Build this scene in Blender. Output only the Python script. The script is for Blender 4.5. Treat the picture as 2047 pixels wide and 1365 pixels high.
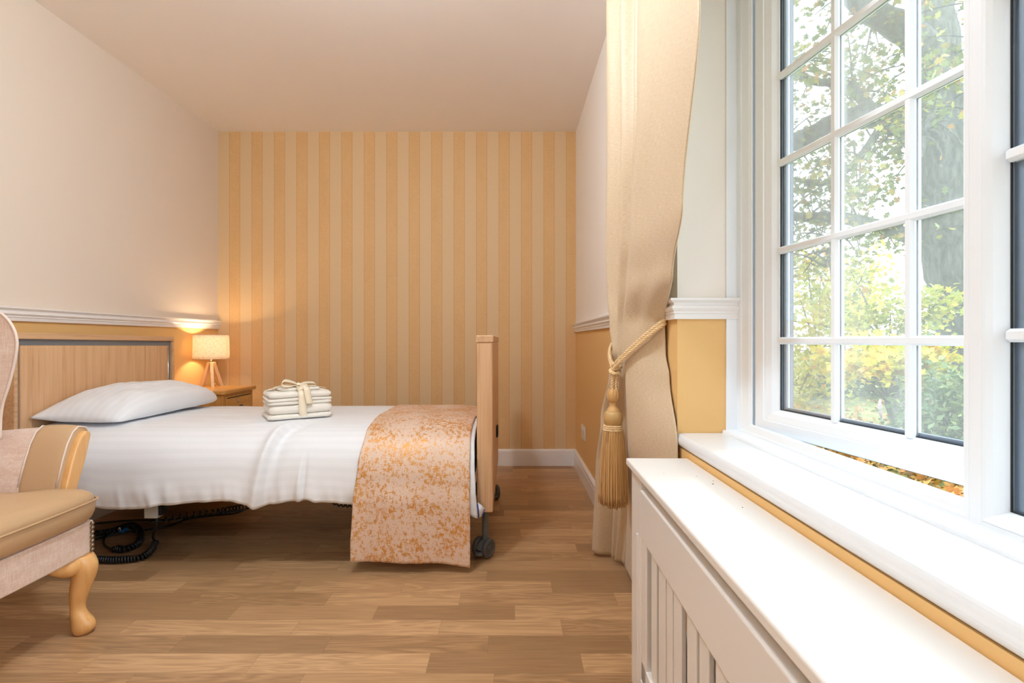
import bpy, bmesh, math, random
from mathutils import Vector, Matrix, noise
random.seed(11)
SC = bpy.context.scene
COL = SC.collection
for _o in list(bpy.data.objects):
    bpy.data.objects.remove(_o, do_unlink=True)

# ------------------------------------------------------------------ camera
cam = bpy.data.cameras.new('camera')
cam.sensor_width = 36.0
cam.lens = 36.0 * 1024 / 2047
cam.shift_x = 3.5 / 2047
cam.shift_y = -1.5 / 2047
cam.clip_start = 0.02
camo = bpy.data.objects.new('camera', cam)
COL.objects.link(camo)
camo.location = (0, 0, 0.896)
camo.rotation_euler = (math.pi / 2, 0, 0)
SC.camera = camo

# ------------------------------------------------------------------ view, world, light
SC.view_settings.view_transform = 'Standard'
SC.view_settings.look = 'None'
SC.view_settings.gamma = 1.0
SC.view_settings.use_curve_mapping = False
SC.view_settings.exposure = 0.19
SC.cycles.use_denoising = True
SC.cycles.max_bounces = 10
SC.cycles.diffuse_bounces = 6
SC.cycles.transparent_max_bounces = 16
SC.cycles.sample_clamp_indirect = 8.0
SC.cycles.caustics_reflective = False
SC.cycles.caustics_refractive = False
W = bpy.data.worlds.new('overcast_sky')
SC.world = W
W.use_nodes = True
W.node_tree.nodes['Background'].inputs[0].default_value = (0.80, 0.92, 1.0, 1)
W.node_tree.nodes['Background'].inputs[1].default_value = 4.8


def light(name, kind, loc, energy, color, rot=(0, 0, 0), **kw):
    l = bpy.data.lights.new(name, kind)
    l.energy = energy
    l.color = color
    for k, v in kw.items():
        if k != 'portal':
            setattr(l, k, v)
    if kw.get('portal'):
        l.cycles.is_portal = True
    o = bpy.data.objects.new(name, l)
    COL.objects.link(o)
    o.location = loc
    o.rotation_euler = rot
    return o


# portal over the window opening: sampling aid only, adds no light of its own
light('window_portal', 'AREA', (0.83, 0.22, 1.33), 1, (1, 1, 1), (0, math.radians(90), 0),
      shape='RECTANGLE', size=1.42, size_y=2.46, portal=True)
# low sun behind the trees, softened by leaves and thin cloud
light('sun', 'SUN', (8, 3, 9), 2.2, (1.0, 0.95, 0.86), (math.radians(0), math.radians(52), math.radians(25)),
      angle=math.radians(12))
# fill lamps added on the ceiling, unseen above and behind the view
FILL_LAMPS = [(-0.50, 1.26, 46.0), (-0.9, -0.9, 18.0)]
LAMP_POWER = 18.0

# ------------------------------------------------------------------ helpers
F = 1024.0


def pt(px, py, Y):
    return Vector(((px - 1020) / F * Y, Y, 0.896 - (py - 681) / F * Y))


def lin(c):
    out = []
    for v in c[:3]:
        v = v / 255.0
        out.append(v / 12.92 if v <= 0.04045 else ((v + 0.055) / 1.055) ** 2.4)
    return (out[0], out[1], out[2], 1.0)


def tag(o, label=None, cat=None, group=None, kind=None):
    if label: o['label'] = label
    if cat: o['category'] = cat
    if group: o['group'] = group
    if kind: o['kind'] = kind
    return o


def empty(name, loc=(0, 0, 0), label=None, cat=None, group=None, kind=None):
    o = bpy.data.objects.new(name, None)
    o.empty_display_size = 0.05
    COL.objects.link(o)
    o.location = loc
    tag(o, label, cat, group, kind)
    return o


def link(name, bm, mat, parent=None, smooth=False, bevel=0, seg=2, angle=35):
    """Turn a bmesh (world coordinates) into one mesh object; parent keeps world place."""
    me = bpy.data.meshes.new(name)
    bmesh.ops.recalc_face_normals(bm, faces=bm.faces[:])
    bm.to_mesh(me)
    bm.free()
    return link_mesh(name, me, mat, parent, smooth, bevel, seg, angle)


def link_mesh(name, me, mat, parent=None, smooth=False, bevel=0, seg=2, angle=35):
    o = bpy.data.objects.new(name, me)
    COL.objects.link(o)
    if mat is not None:
        for m in (mat if isinstance(mat, (list, tuple)) else [mat]):
            me.materials.append(m)
    if smooth:
        for p in me.polygons:
            p.use_smooth = True
    if bevel:
        md = o.modifiers.new('bevel', 'BEVEL')
        md.width = bevel
        md.segments = seg
        md.limit_method = 'ANGLE'
        md.angle_limit = math.radians(angle)
        md.harden_normals = False
    if parent is not None:
        o.parent = parent
        # every parent's own world place equals its location (its inverse cancels the chain above)
        o.matrix_parent_inverse = Matrix.Translation(parent.location).inverted()
    return o


def BM():
    return bmesh.new()


def box(bm, x0, x1, y0, y1, z0, z1):
    v = [bm.verts.new(p) for p in ((x0, y0, z0), (x1, y0, z0), (x1, y1, z0), (x0, y1, z0),
                                   (x0, y0, z1), (x1, y0, z1), (x1, y1, z1), (x0, y1, z1))]
    for f in ((0, 3, 2, 1), (4, 5, 6, 7), (0, 1, 5, 4), (1, 2, 6, 5), (2, 3, 7, 6), (3, 0, 4, 7)):
        bm.faces.new([v[i] for i in f])
    return v


def rings(bm, loops, close=True, cap0=True, cap1=True, wrap=False):
    """Skin a list of point loops."""
    R = [[bm.verts.new(p) for p in L] for L in loops]
    n = len(R[0])
    pairs = list(zip(R, R[1:]))
    if wrap:
        pairs.append((R[-1], R[0]))
    for a, b in pairs:
        for i in range(n if close else n - 1):
            j = (i + 1) % n
            try:
                bm.faces.new((a[i], a[j], b[j], b[i]))
            except ValueError:
                pass
    if not wrap and close:
        if cap0: bm.faces.new(list(reversed(R[0])))
        if cap1: bm.faces.new(R[-1])
    return R


def cr(pts, n):
    """Catmull-Rom resample of a polyline, n points per span."""
    P = [Vector(p) for p in pts]
    if len(P) < 3:
        return [P[0].lerp(P[-1], i / n) for i in range(n + 1)]
    out = []
    for i in range(len(P) - 1):
        p0 = P[i - 1] if i > 0 else P[i] * 2 - P[i + 1]
        p1, p2 = P[i], P[i + 1]
        p3 = P[i + 2] if i + 2 < len(P) else P[i + 1] * 2 - P[i]
        for k in range(n):
            t = k / n
            out.append(0.5 * ((2 * p1) + (p2 - p0) * t + (2 * p0 - 5 * p1 + 4 * p2 - p3) * t * t
                              + (3 * p1 - p0 - 3 * p2 + p3) * t ** 3))
    out.append(P[-1].copy())
    return out


def frames(P):
    """Parallel transport frames."""
    T = []
    for i in range(len(P)):
        a = P[max(i - 1, 0)]
        b = P[min(i + 1, len(P) - 1)]
        d = (b - a)
        T.append(d.normalized() if d.length > 1e-9 else Vector((0, 0, 1)))
    u = T[0].orthogonal().normalized()
    out = []
    for t in T:
        u = (u - t * u.dot(t))
        u = u.normalized() if u.length > 1e-6 else t.orthogonal().normalized()
        out.append((t, u, t.cross(u)))
    return out


def tube(bm, pts, r, n=10, wrap=False, cap=True, sq=None):
    P = [Vector(p) for p in pts]
    fr = frames(P)
    L = []
    for i, p in enumerate(P):
        rr = r[i] if isinstance(r, (list, tuple)) else (r(i / (len(P) - 1)) if callable(r) else r)
        t, u, v = fr[i]
        L.append([p + u * (math.cos(2 * math.pi * k / n) * rr) + v * (math.sin(2 * math.pi * k / n) * rr) for k in range(n)])
    rings(bm, L, cap0=cap, cap1=cap, wrap=wrap)


def helix(bm, pts, R, r, turns, n=6, per=12):
    P = [Vector(p) for p in pts]
    fr = frames(P)
    d = [0.0]
    for a, b in zip(P, P[1:]):
        d.append(d[-1] + (b - a).length)
    tot = d[-1]
    out = []
    N = int(turns * per)
    j = 0
    for i in range(N + 1):
        s = tot * i / N
        while j < len(P) - 2 and d[j + 1] < s:
            j += 1
        f = (s - d[j]) / max(d[j + 1] - d[j], 1e-9)
        c = P[j].lerp(P[j + 1], f)
        t, u, v = fr[j]
        t2, u2, v2 = fr[j + 1]
        u = u.lerp(u2, f); v = v.lerp(v2, f)
        a = 2 * math.pi * turns * i / N
        RR = R(i / N) if callable(R) else R
        out.append(c + u * math.cos(a) * RR + v * math.sin(a) * RR)
    tube(bm, out, r, n)


def rope(bm, pts, R, pitch, ply=3, n=6):
    P = [Vector(p) for p in pts]
    fr = frames(P)
    d = [0.0]
    for a, b in zip(P, P[1:]):
        d.append(d[-1] + (b - a).length)
    for q in range(ply):
        out = []
        for i, p in enumerate(P):
            a = 2 * math.pi * (d[i] / pitch + q / ply)
            t, u, v = fr[i]
            out.append(p + (u * math.cos(a) + v * math.sin(a)) * R * 0.5)
        tube(bm, out, R * 0.56, n)


def lathe(bm, prof, c, n=28, axis=None):
    c = Vector(c)
    L = []
    for (r, z) in prof:
        L.append([c + Vector((math.cos(2 * math.pi * k / n) * r, math.sin(2 * math.pi * k / n) * r, z)) for k in range(n)])
    rings(bm, L)


def prism(bm, poly, f0, f1):
    """poly: list of 2-D points; f0/f1 map a 2-D point to 3-D for the two ends."""
    rings(bm, [[f0(p) for p in poly], [f1(p) for p in poly]])


def rrect(x0, x1, y0, y1, r, n=6):
    out = []
    for (cx, cy, a0) in ((x1 - r, y1 - r, 0), (x0 + r, y1 - r, 90), (x0 + r, y0 + r, 180), (x1 - r, y0 + r, 270)):
        for k in range(n + 1):
            a = math.radians(a0 + 90 * k / n)
            out.append((cx + r * math.cos(a), cy + r * math.sin(a)))
    return out


def surf(name, nu, nv, f, mat, parent=None, thick=0, uvs=None, smooth=True, offset=-1):
    """Parametric sheet with a UV layer in metres."""
    verts = []
    for j in range(nv + 1):
        for i in range(nu + 1):
            verts.append(tuple(f(i / nu, j / nv)))
    faces = []
    for j in range(nv):
        for i in range(nu):
            a = j * (nu + 1) + i
            faces.append((a, a + 1, a + nu + 2, a + nu + 1))
    me = bpy.data.meshes.new(name)
    me.from_pydata(verts, [], faces)
    uv = me.uv_layers.new(name='UVMap')
    for p in me.polygons:
        for li in p.loop_indices:
            vi = me.loops[li].vertex_index
            i, j = vi % (nu + 1), vi // (nu + 1)
            uv.data[li].uv = uvs(i / nu, j / nv) if uvs else (i / nu, j / nv)
    o = link_mesh(name, me, mat, parent, smooth)
    if thick:
        md = o.modifiers.new('solid', 'SOLIDIFY')
        md.thickness = thick
        md.offset = offset
    return o


def interp(tab, x):
    if x <= tab[0][0]: return tab[0][1]
    for (a, va), (b, vb) in zip(tab, tab[1:]):
        if x <= b:
            t = (x - a) / (b - a)
            t = t * t * (3 - 2 * t)
            return va + (vb - va) * t
    return tab[-1][1]


def nz(x, y, z=0.0):
    return noise.noise(Vector((x, y, z)))


# ------------------------------------------------------------------ materials
class M:
    def __init__(s, name):
        s.m = bpy.data.materials.new(name)
        s.m.use_nodes = True
        s.t = s.m.node_tree
        s.b = s.t.nodes['Principled BSDF']
        s.out = s.t.nodes['Material Output']

    def n(s, kind, **kw):
        x = s.t.nodes.new(kind)
        for k, v in kw.items():
            if k.startswith('_'):
                x.inputs[k[1:]].default_value = v
            else:
                setattr(x, k, v)
        return x

    def l(s, a, b):
        s.t.links.new(a, b)

    def set(s, **kw):
        for k, v in kw.items():
            s.b.inputs[k.replace('_', ' ')].default_value = v
        return s

    def coord(s, which='Object'):
        return s.n('ShaderNodeTexCoord').outputs[which]

    def mapping(s, vec, scale=(1, 1, 1), loc=(0, 0, 0), rot=(0, 0, 0)):
        x = s.n('ShaderNodeMapping')
        x.inputs['Scale'].default_value = scale
        x.inputs['Location'].default_value = loc
        x.inputs['Rotation'].default_value = rot
        s.l(vec, x.inputs['Vector'])
        return x.outputs[0]

    def noise(s, vec, scale=5, detail=4, rough=0.5, dist=0.0):
        x = s.n('ShaderNodeTexNoise')
        x.inputs['Scale'].default_value = scale
        x.inputs['Detail'].default_value = detail
        x.inputs['Roughness'].default_value = rough
        x.inputs['Distortion'].default_value = dist
        if vec is not None:
            s.l(vec, x.inputs['Vector'])
        return x.outputs['Fac']

    def ramp(s, fac, stops):
        x = s.n('ShaderNodeValToRGB')
        e = x.color_ramp.elements
        while len(e) < len(stops):
            e.new(0.5)
        for el, (p, c) in zip(e, stops):
            el.position = p
            el.color = c if len(c) == 4 else (*c, 1)
        s.l(fac, x.inputs[0])
        return x.outputs[0]

    def mix(s, fac, a, b, blend='MIX'):
        x = s.n('ShaderNodeMix', data_type='RGBA', blend_type=blend)
        for i, v in ((0, fac), (6, a), (7, b)):
            if hasattr(v, 'is_linked') or hasattr(v, 'links'):
                s.l(v, x.inputs[i])
            else:
                x.inputs[i].default_value = v
        return x.outputs[2]

    def math(s, op, a, b=None, c=None, clamp=False):
        x = s.n('ShaderNodeMath', operation=op, use_clamp=clamp)
        for i, v in enumerate((a, b, c)):
            if v is None: continue
            if hasattr(v, 'links'):
                s.l(v, x.inputs[i])
            else:
                x.inputs[i].default_value = v
        return x.outputs[0]

    def sep(s, vec):
        x = s.n('ShaderNodeSeparateXYZ')
        s.l(vec, x.inputs[0])
        return x.outputs

    def comb(s, x=0, y=0, z=0):
        c = s.n('ShaderNodeCombineXYZ')
        for i, v in enumerate((x, y, z)):
            if hasattr(v, 'links'):
                s.l(v, c.inputs[i])
            else:
                c.inputs[i].default_value = v
        return c.outputs[0]

    def bump(s, h, strength=0.3, dist=0.002):
        x = s.n('ShaderNodeBump')
        x.inputs['Strength'].default_value = strength
        x.inputs['Distance'].default_value = dist
        s.l(h, x.inputs['Height'])
        s.l(x.outputs[0], s.b.inputs['Normal'])

    def color(s, c):
        s.l(c, s.b.inputs['Base Color'])


def plain(name, rgb, rough=0.5, metal=0.0, **kw):
    m = M(name)
    m.set(Base_Color=lin(rgb), Roughness=rough, Metallic=metal)
    for k, v in kw.items():
        m.b.inputs[k.replace('_', ' ')].default_value = v
    return m.m


def gloss_paint(name, rgb, rough=0.35):
    m = M(name)
    m.set(Base_Color=lin(rgb), Roughness=rough)
    m.bump(m.noise(m.coord(), 60, 2), 0.03, 0.001)
    return m.m


def wood(name, c0, c1, c2, axis='z', rough=0.45, fine=1.0):
    """Oak-like grain running along one axis."""
    m = M(name)
    sc = {'x': (0.5, 9, 9), 'y': (9, 0.5, 9), 'z': (9, 9, 0.5)}[axis]
    v = m.mapping(m.coord(), tuple(q * fine for q in sc))
    big = m.noise(v, 1.1, 3, 0.5, 0.8)
    sc2 = {'x': (2, 60, 60), 'y': (60, 2, 60), 'z': (60, 60, 2)}[axis]
    v2 = m.mapping(m.coord(), tuple(q * fine for q in sc2))
    thin = m.noise(v2, 2.0, 4, 0.6)
    ring = m.math('FRACT', m.math('MULTIPLY', big, 5.0))
    ring = m.math('ABSOLUTE', m.math('SUBTRACT', ring, 0.5))
    f = m.math('ADD', m.math('MULTIPLY', ring, 0.34), m.math('MULTIPLY', thin, 0.80))
    c = m.ramp(f, [(0.18, lin(c2)), (0.45, lin(c0)), (0.8, lin(c1))])
    m.color(c)
    m.set(Roughness=rough)
    m.bump(thin, 0.08, 0.001)
    return m.m


def wall_mat(name, split, upper, lower):
    m = M(name)
    z = m.sep(m.n('ShaderNodeNewGeometry').outputs['Position'])[2]
    f = m.math('GREATER_THAN', z, split)
    m.color(m.mix(f, lin(lower), lin(upper)))
    m.set(Roughness=0.75)
    m.bump(m.noise(m.coord(), 220, 3), 0.06, 0.001)
    return m.m


UPPER = (230, 216, 202)
LOWER = (230, 186, 122)
MAT = {}
MAT['wall_left'] = wall_mat('paint_left_wall', 1.0, UPPER, LOWER)
MAT['wall_right'] = wall_mat('paint_right_wall', 1.0, (246, 239, 232), LOWER)
MAT['cream'] = plain('cream_paint', UPPER, 0.8)
MAT['ceiling'] = plain('ceiling_paint', (248, 241, 236), 0.85)
MAT['trim'] = gloss_paint('white_gloss_trim', (238, 234, 232), 0.28)
MAT['upvc'] = gloss_paint('white_plastic_frame', (240, 245, 251), 0.3)
MAT['sill'] = gloss_paint('white_plastic_sill', (230, 232, 236), 0.22)
MAT['seal'] = plain('black_rubber_seal', (38, 40, 46), 0.6)
MAT['spacer'] = plain('slate_spacer', (124, 144, 174), 0.4)
MAT['cover'] = gloss_paint('white_lacquered_board', (238, 234, 230), 0.3)


def m_wallpaper():
    m = M('striped_wallpaper')
    P = m.coord()
    xyz = m.sep(P)
    u = m.math('DIVIDE', m.math('ADD', xyz[0], 2.023 + 1.6160), 0.1616)
    fr = m.math('FRACT', u)
    dark = m.math('LESS_THAN', fr, 0.49)
    # thin outline at stripe borders
    e1 = m.math('LESS_THAN', m.math('ABSOLUTE', m.math('SUBTRACT', fr, 0.012)), 0.014)
    e2 = m.math('LESS_THAN', m.math('ABSOLUTE', m.math('SUBTRACT', fr, 0.478)), 0.014)
    edge = m.math('MAXIMUM', e1, e2)
    wv = m.noise(m.mapping(P, (900, 1, 60)), 1.0, 2)
    wh = m.noise(m.mapping(P, (60, 1, 900)), 1.0, 2)
    weave = m.math('ADD', wv, wh)
    blot = m.noise(m.mapping(P, (14, 1, 5)), 1.0, 3)
    dk = m.ramp(m.math('ADD', m.math('MULTIPLY', weave, 0.42), m.math('MULTIPLY', blot, 0.18)),
                [(0.30, lin((208, 163, 108))), (0.68, lin((230, 190, 138)))])
    lt = m.ramp(m.math('MULTIPLY', weave, 0.5), [(0.3, lin((218, 186, 142))), (0.7, lin((224, 195, 154)))])
    c = m.mix(dark, lt, dk)
    c = m.mix(m.math('MULTIPLY', edge, 0.45), c, lin((190, 142, 92)))
    m.color(c)
    m.set(Roughness=0.6)
    m.b.inputs['Specular IOR Level'].default_value = 0.35
    m.bump(m.math('MULTIPLY', weave, dark), 0.12, 0.001)
    return m.m


MAT['paper'] = m_wallpaper()


def m_floor():
    m = M('oak_strip_floor')
    P = m.coord()
    x, y, z = m.sep(P)[0:3]
    rowf = m.math('SUBTRACT', m.math('DIVIDE', y, 0.0883), 0.63)
    row = m.math('FLOOR', rowf)
    fr = m.math('FRACT', rowf)
    w = m.math('ADD', m.math('DIVIDE', x, 0.46), m.math('MULTIPLY', row, 37.377))
    vo = m.n('ShaderNodeTexVoronoi', voronoi_dimensions='1D', feature='F1')
    vo.inputs['Scale'].default_value = 1.0
    vo.inputs['Randomness'].default_value = 0.75
    m.l(w, vo.inputs['W'])
    cell = m.sep(vo.outputs['Color'])
    ve = m.n('ShaderNodeTexVoronoi', voronoi_dimensions='1D', feature='DISTANCE_TO_EDGE')
    ve.inputs['Scale'].default_value = 1.0
    ve.inputs['Randomness'].default_value = 0.75
    m.l(w, ve.inputs['W'])
    # grain, shifted per strip
    gv = m.comb(m.math('MULTIPLY', x, 1.5), m.math('ADD', m.math('MULTIPLY', y, 16), m.math('MULTIPLY', cell[0], 50)), m.math('MULTIPLY', cell[1], 30))
    big = m.noise(gv, 1.0, 3, 0.55, 0.6)
    ring = m.math('ABSOLUTE', m.math('SUBTRACT', m.math('FRACT', m.math('MULTIPLY', big, 9.0)), 0.5))
    fv = m.comb(m.math('MULTIPLY', x, 6), m.math('ADD', m.math('MULTIPLY', y, 160), m.math('MULTIPLY', cell[1], 90)), 0)
    fine = m.noise(fv, 1.0, 4, 0.6)
    ringw = m.math('MULTIPLY', ring, m.math('MULTIPLY', m.math('GREATER_THAN', cell[2], 0.35), 0.46))
    f = m.math('ADD', m.math('ADD', m.math('MULTIPLY', fine, 0.56), ringw), m.math('MULTIPLY', big, 0.12))
    f = m.math('ADD', f, m.math('MULTIPLY', cell[1], 0.27))
    c = m.ramp(f, [(0.2, lin((132, 99, 68))), (0.5, lin((166, 128, 90))), (0.85, lin((204, 163, 120)))])
    seam = m.math('MAXIMUM', m.math('LESS_THAN', fr, 0.018), m.math('LESS_THAN', ve.outputs['Distance'], 0.002))
    c = m.mix(m.math('MULTIPLY', seam, 0.3), c, lin((96, 66, 44)))
    m.color(c)
    m.set(Roughness=0.38)
    m.b.inputs['Specular IOR Level'].default_value = 0.4
    m.bump(fine, 0.05, 0.001)
    return m.m


MAT['floor'] = m_floor()
MAT['oak'] = wood('pale_oak_vertical', (214, 170, 128), (226, 188, 148), (188, 140, 100), 'z')
MAT['oak_y'] = wood('pale_oak_crosswise', (206, 164, 124), (220, 182, 142), (180, 134, 96), 'y')
MAT['pine'] = wood('golden_oak_cabinet', (196, 140, 70), (214, 160, 88), (160, 106, 46), 'y', 0.3)
MAT['pine_z'] = wood('golden_oak_upright', (190, 134, 68), (208, 152, 84), (156, 102, 46), 'z', 0.35)
MAT['beech'] = wood('varnished_beech', (222, 168, 106), (232, 184, 124), (206, 150, 88), 'z', 0.25, 0.6)
MAT['lampwood'] = wood('pale_lamp_wood', (226, 190, 148), (236, 204, 166), (204, 164, 120), 'z', 0.5)
MAT['grey_metal'] = plain('grey_enamel', (112, 114, 118), 0.4)
MAT['caster'] = plain('grey_caster_plastic', (104, 106, 106), 0.45)
MAT['tyre'] = plain('dark_grey_tyre', (84, 84, 84), 0.6)
MAT['box_grey'] = plain('light_grey_housing', (196, 198, 194), 0.5)
MAT['black'] = plain('black_cable', (22, 22, 24), 0.35)
MAT['darkgrey'] = plain('slot_shade_and_bracket_dark', (30, 28, 26), 0.8)
MAT['chrome'] = plain('polished_metal', (200, 196, 190), 0.2, 1.0)
MAT['brass'] = plain('aged_brass', (150, 128, 104), 0.3, 0.9)
MAT['blue'] = plain('blue_plastic', (34, 118, 186), 0.4)
MAT['paper_tag'] = plain('white_tag', (232, 224, 224), 0.6)
MAT['plate'] = plain('white_switch_plate', (232, 222, 208), 0.35)
MAT['blue_thread'] = plain('blue_stitching', (58, 66, 150), 0.8)


def m_sheet():
    m = M('white_satin_stripe_cotton')
    uv = m.sep(m.coord('UV'))
    st = m.math('GREATER_THAN', m.math('FRACT', m.math('DIVIDE', uv[1], 0.038)), 0.5)
    c = m.mix(st, lin((235, 237, 242)), lin((232, 234, 239)))
    m.color(c)
    m.l(m.math('ADD', m.math('MULTIPLY', st, 0.10), 0.55), m.b.inputs['Roughness'])
    m.set(Sheen_Weight=0.15)
    v = m.mapping(m.coord('UV'), (900, 900, 1))
    m.bump(m.noise(v, 1.0, 1), 0.04, 0.0005)
    return m.m


MAT['sheet'] = m_sheet()


def m_towel(name, rgb):
    m = M(name)
    m.set(Base_Color=lin(rgb), Roughness=0.95, Sheen_Weight=0.5)
    m.bump(m.noise(m.coord(), 420, 3, 0.7), 0.6, 0.003)
    return m.m


MAT['towel'] = m_towel('cream_terry', (246, 240, 230))
MAT['ribbon'] = plain('cream_satin_ribbon', (244, 230, 204), 0.28, 0.0, Sheen_Weight=0.3)


def m_runner():
    m = M('copper_and_blush_jacquard')
    uv = m.coord('UV')
    big = m.noise(m.mapping(uv, (9, 7, 1)), 1.0, 2)
    a = m.noise(m.mapping(uv, (300, 50, 1)), 1.0, 4, 0.65)
    b = m.noise(m.mapping(uv, (50, 300, 1), (7, 3, 0)), 1.0, 4, 0.65)
    c = m.noise(m.mapping(uv, (60, 44, 1), (2, 9, 0)), 1.0, 4, 0.7)
    f = m.math('MAXIMUM', a, b)
    f = m.math('ADD', m.math('MULTIPLY', f, 0.55), m.math('MULTIPLY', c, 0.45))
    f = m.math('ADD', f, m.math('MULTIPLY', m.math('SUBTRACT', big, 0.5), 0.22))
    mask = m.ramp(f, [(0.525, (0, 0, 0, 1)), (0.56, (1, 1, 1, 1))])
    weave = m.noise(m.mapping(uv, (500, 1400, 1)), 1.0, 2)
    base = m.ramp(weave, [(0.3, lin((208, 178, 158))), (0.7, lin((236, 212, 192)))])
    gold = m.ramp(weave, [(0.3, lin((196, 132, 62))), (0.7, lin((226, 164, 86)))])
    m.color(m.mix(mask, base, gold))
    m.l(m.math('MULTIPLY', mask, 0.45), m.b.inputs['Metallic'])
    m.set(Roughness=0.52)
    m.bump(m.math('ADD', m.math('MULTIPLY', mask, 0.5), m.math('MULTIPLY', weave, 0.5)), 0.15, 0.001)
    return m.m


MAT['runner'] = m_runner()


def m_curtain():
    m = M('gold_sateen_curtain')
    uv = m.coord('UV')
    w = m.noise(m.mapping(uv, (40, 700, 1)), 1.0, 2)
    c = m.ramp(w, [(0.3, lin((203, 177, 143))), (0.7, lin((224, 202, 171)))])
    m.color(c)
    m.set(Roughness=0.5, Sheen_Weight=0.25)
    m.bump(w, 0.08, 0.0006)
    # a little daylight comes through the cloth
    tr = m.n('ShaderNodeBsdfTranslucent')
    m.l(c, tr.inputs[0])
    mx = m.n('ShaderNodeMixShader')
    mx.inputs[0].default_value = 0.07
    m.l(m.b.outputs[0], mx.inputs[1]); m.l(tr.outputs[0], mx.inputs[2])
    m.l(mx.outputs[0], m.out.inputs[0])
    return m.m


MAT['curtain'] = m_curtain()
MAT['rope'] = plain('gold_twisted_cord', (230, 196, 146), 0.42, 0.0, Sheen_Weight=0.3)
MAT['fringe'] = plain('gold_silk_fringe', (208, 162, 100), 0.35, 0.0, Sheen_Weight=0.3)


def m_bead():
    m = M('gold_thread_wound_bead')
    v = m.mapping(m.coord(), (1, 1, 1))
    z = m.sep(v)[2]
    s = m.math('FRACT', m.math('MULTIPLY', z, 420))
    m.color(m.mix(m.math('GREATER_THAN', s, 0.5), lin((206, 170, 112)), lin((186, 148, 92))))
    m.set(Roughness=0.35)
    m.bump(s, 0.2, 0.001)
    return m.m


MAT['bead'] = m_bead()


def m_chenille():
    m = M('blush_chenille_upholstery')
    P = m.coord()
    a = m.noise(m.mapping(P, (40, 40, 420)), 1.0, 3, 0.6)
    b = m.noise(m.mapping(P, (420, 420, 40)), 1.0, 2, 0.6)
    blot = m.noise(m.mapping(P, (9, 9, 26)), 1.0, 3)
    f = m.math('ADD', m.math('MULTIPLY', m.math('ADD', a, b), 0.36), m.math('MULTIPLY', blot, 0.34))
    m.color(m.ramp(f, [(0.38, lin((204, 168, 146))), (0.55, lin((220, 194, 178))), (0.68, lin((232, 216, 204)))]))
    m.set(Roughness=0.9, Sheen_Weight=0.4)
    m.bump(m.math('ADD', a, b), 0.25, 0.001)
    return m.m


MAT['chenille'] = m_chenille()
MAT['piping'] = plain('pale_piping', (226, 208, 196), 0.8)


def m_vinyl():
    m = M('tan_vinyl')
    m.set(Base_Color=lin((192, 157, 119)), Roughness=0.42)
    m.bump(m.noise(m.coord(), 500, 2), 0.08, 0.0005)
    return m.m


MAT['vinyl'] = m_vinyl()


def m_shade():
    m = M('linen_lampshade')
    P = m.coord('UV')
    a = m.noise(m.mapping(P, (45, 420, 1)), 1.0, 3, 0.65)
    b = m.noise(m.mapping(P, (420, 45, 1)), 1.0, 3, 0.65)
    f = m.math('MULTIPLY', m.math('ADD', a, b), 0.5)
    c = m.ramp(f, [(0.36, lin((206, 180, 150))), (0.50, lin((250, 244, 232)))])
    m.color(c)
    m.set(Roughness=0.9)
    tr = m.n('ShaderNodeBsdfTranslucent')
    m.l(c, tr.inputs[0])
    mx = m.n('ShaderNodeMixShader')
    mx.inputs[0].default_value = 0.55
    m.l(m.b.outputs[0], mx.inputs[1]); m.l(tr.outputs[0], mx.inputs[2])
    m.l(mx.outputs[0], m.out.inputs[0])
    return m.m


MAT['shade'] = m_shade()


def m_emit(name, rgb, s):
    m = M(name)
    m.b.inputs['Emission Color'].default_value = lin(rgb)
    m.b.inputs['Emission Strength'].default_value = s
    return m.m


MAT['bulb'] = m_emit('lit_bulb', (255, 214, 160), 30.0)
MAT['fill_diffuser'] = m_emit('fill_lamp_diffuser', (255, 246, 236), 4.0)  # glowing cover of the added fill lamps


def m_glass():
    """Window glass with a translucent mix that imitates veiling glare over the view."""
    m = M('glare_haze_glass')
    t = m.t
    tr = m.n('ShaderNodeBsdfTransparent')
    tr.inputs[0].default_value = (0.97, 0.985, 0.98, 1)
    veil = m.n('ShaderNodeBsdfTranslucent')  # pale translucent share stands in for glare haze over the garden
    veil.inputs[0].default_value = (0.9, 0.92, 0.94, 1)
    gl = m.n('ShaderNodeBsdfGlossy')
    gl.inputs['Roughness'].default_value = 0.03
    P = m.coord()
    streak = m.noise(m.mapping(P, (7, 7, 0.6)), 1.0, 3)
    f = m.ramp(streak, [(0.35, (0.04, 0.04, 0.04, 1)), (0.75, (0.10, 0.10, 0.10, 1))])
    mx = m.n('ShaderNodeMixShader')
    m.l(f, mx.inputs[0]); m.l(tr.outputs[0], mx.inputs[1]); m.l(veil.outputs[0], mx.inputs[2])
    fr = m.n('ShaderNodeFresnel')
    fr.inputs[0].default_value = 1.3
    mx2 = m.n('ShaderNodeMixShader')
    m.l(m.math('MULTIPLY', fr.outputs[0], 0.5), mx2.inputs[0])
    m.l(mx.outputs[0], mx2.inputs[1]); m.l(gl.outputs[0], mx2.inputs[2])
    m.l(mx2.outputs[0], m.out.inputs[0])
    return m.m


MAT['glass'] = m_glass()


def m_leaf(name, stops, transl=0.35):
    m = M(name)
    g = m.n('ShaderNodeNewGeometry')
    c = m.ramp(g.outputs['Random Per Island'], stops)
    m.color(c)
    m.set(Roughness=0.6)
    tr = m.n('ShaderNodeBsdfTranslucent')
    m.l(c, tr.inputs[0])
    mx = m.n('ShaderNodeMixShader')
    mx.inputs[0].default_value = transl
    m.l(m.b.outputs[0], mx.inputs[1]); m.l(tr.outputs[0], mx.inputs[2])
    m.l(mx.outputs[0], m.out.inputs[0])
    return m.m


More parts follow.
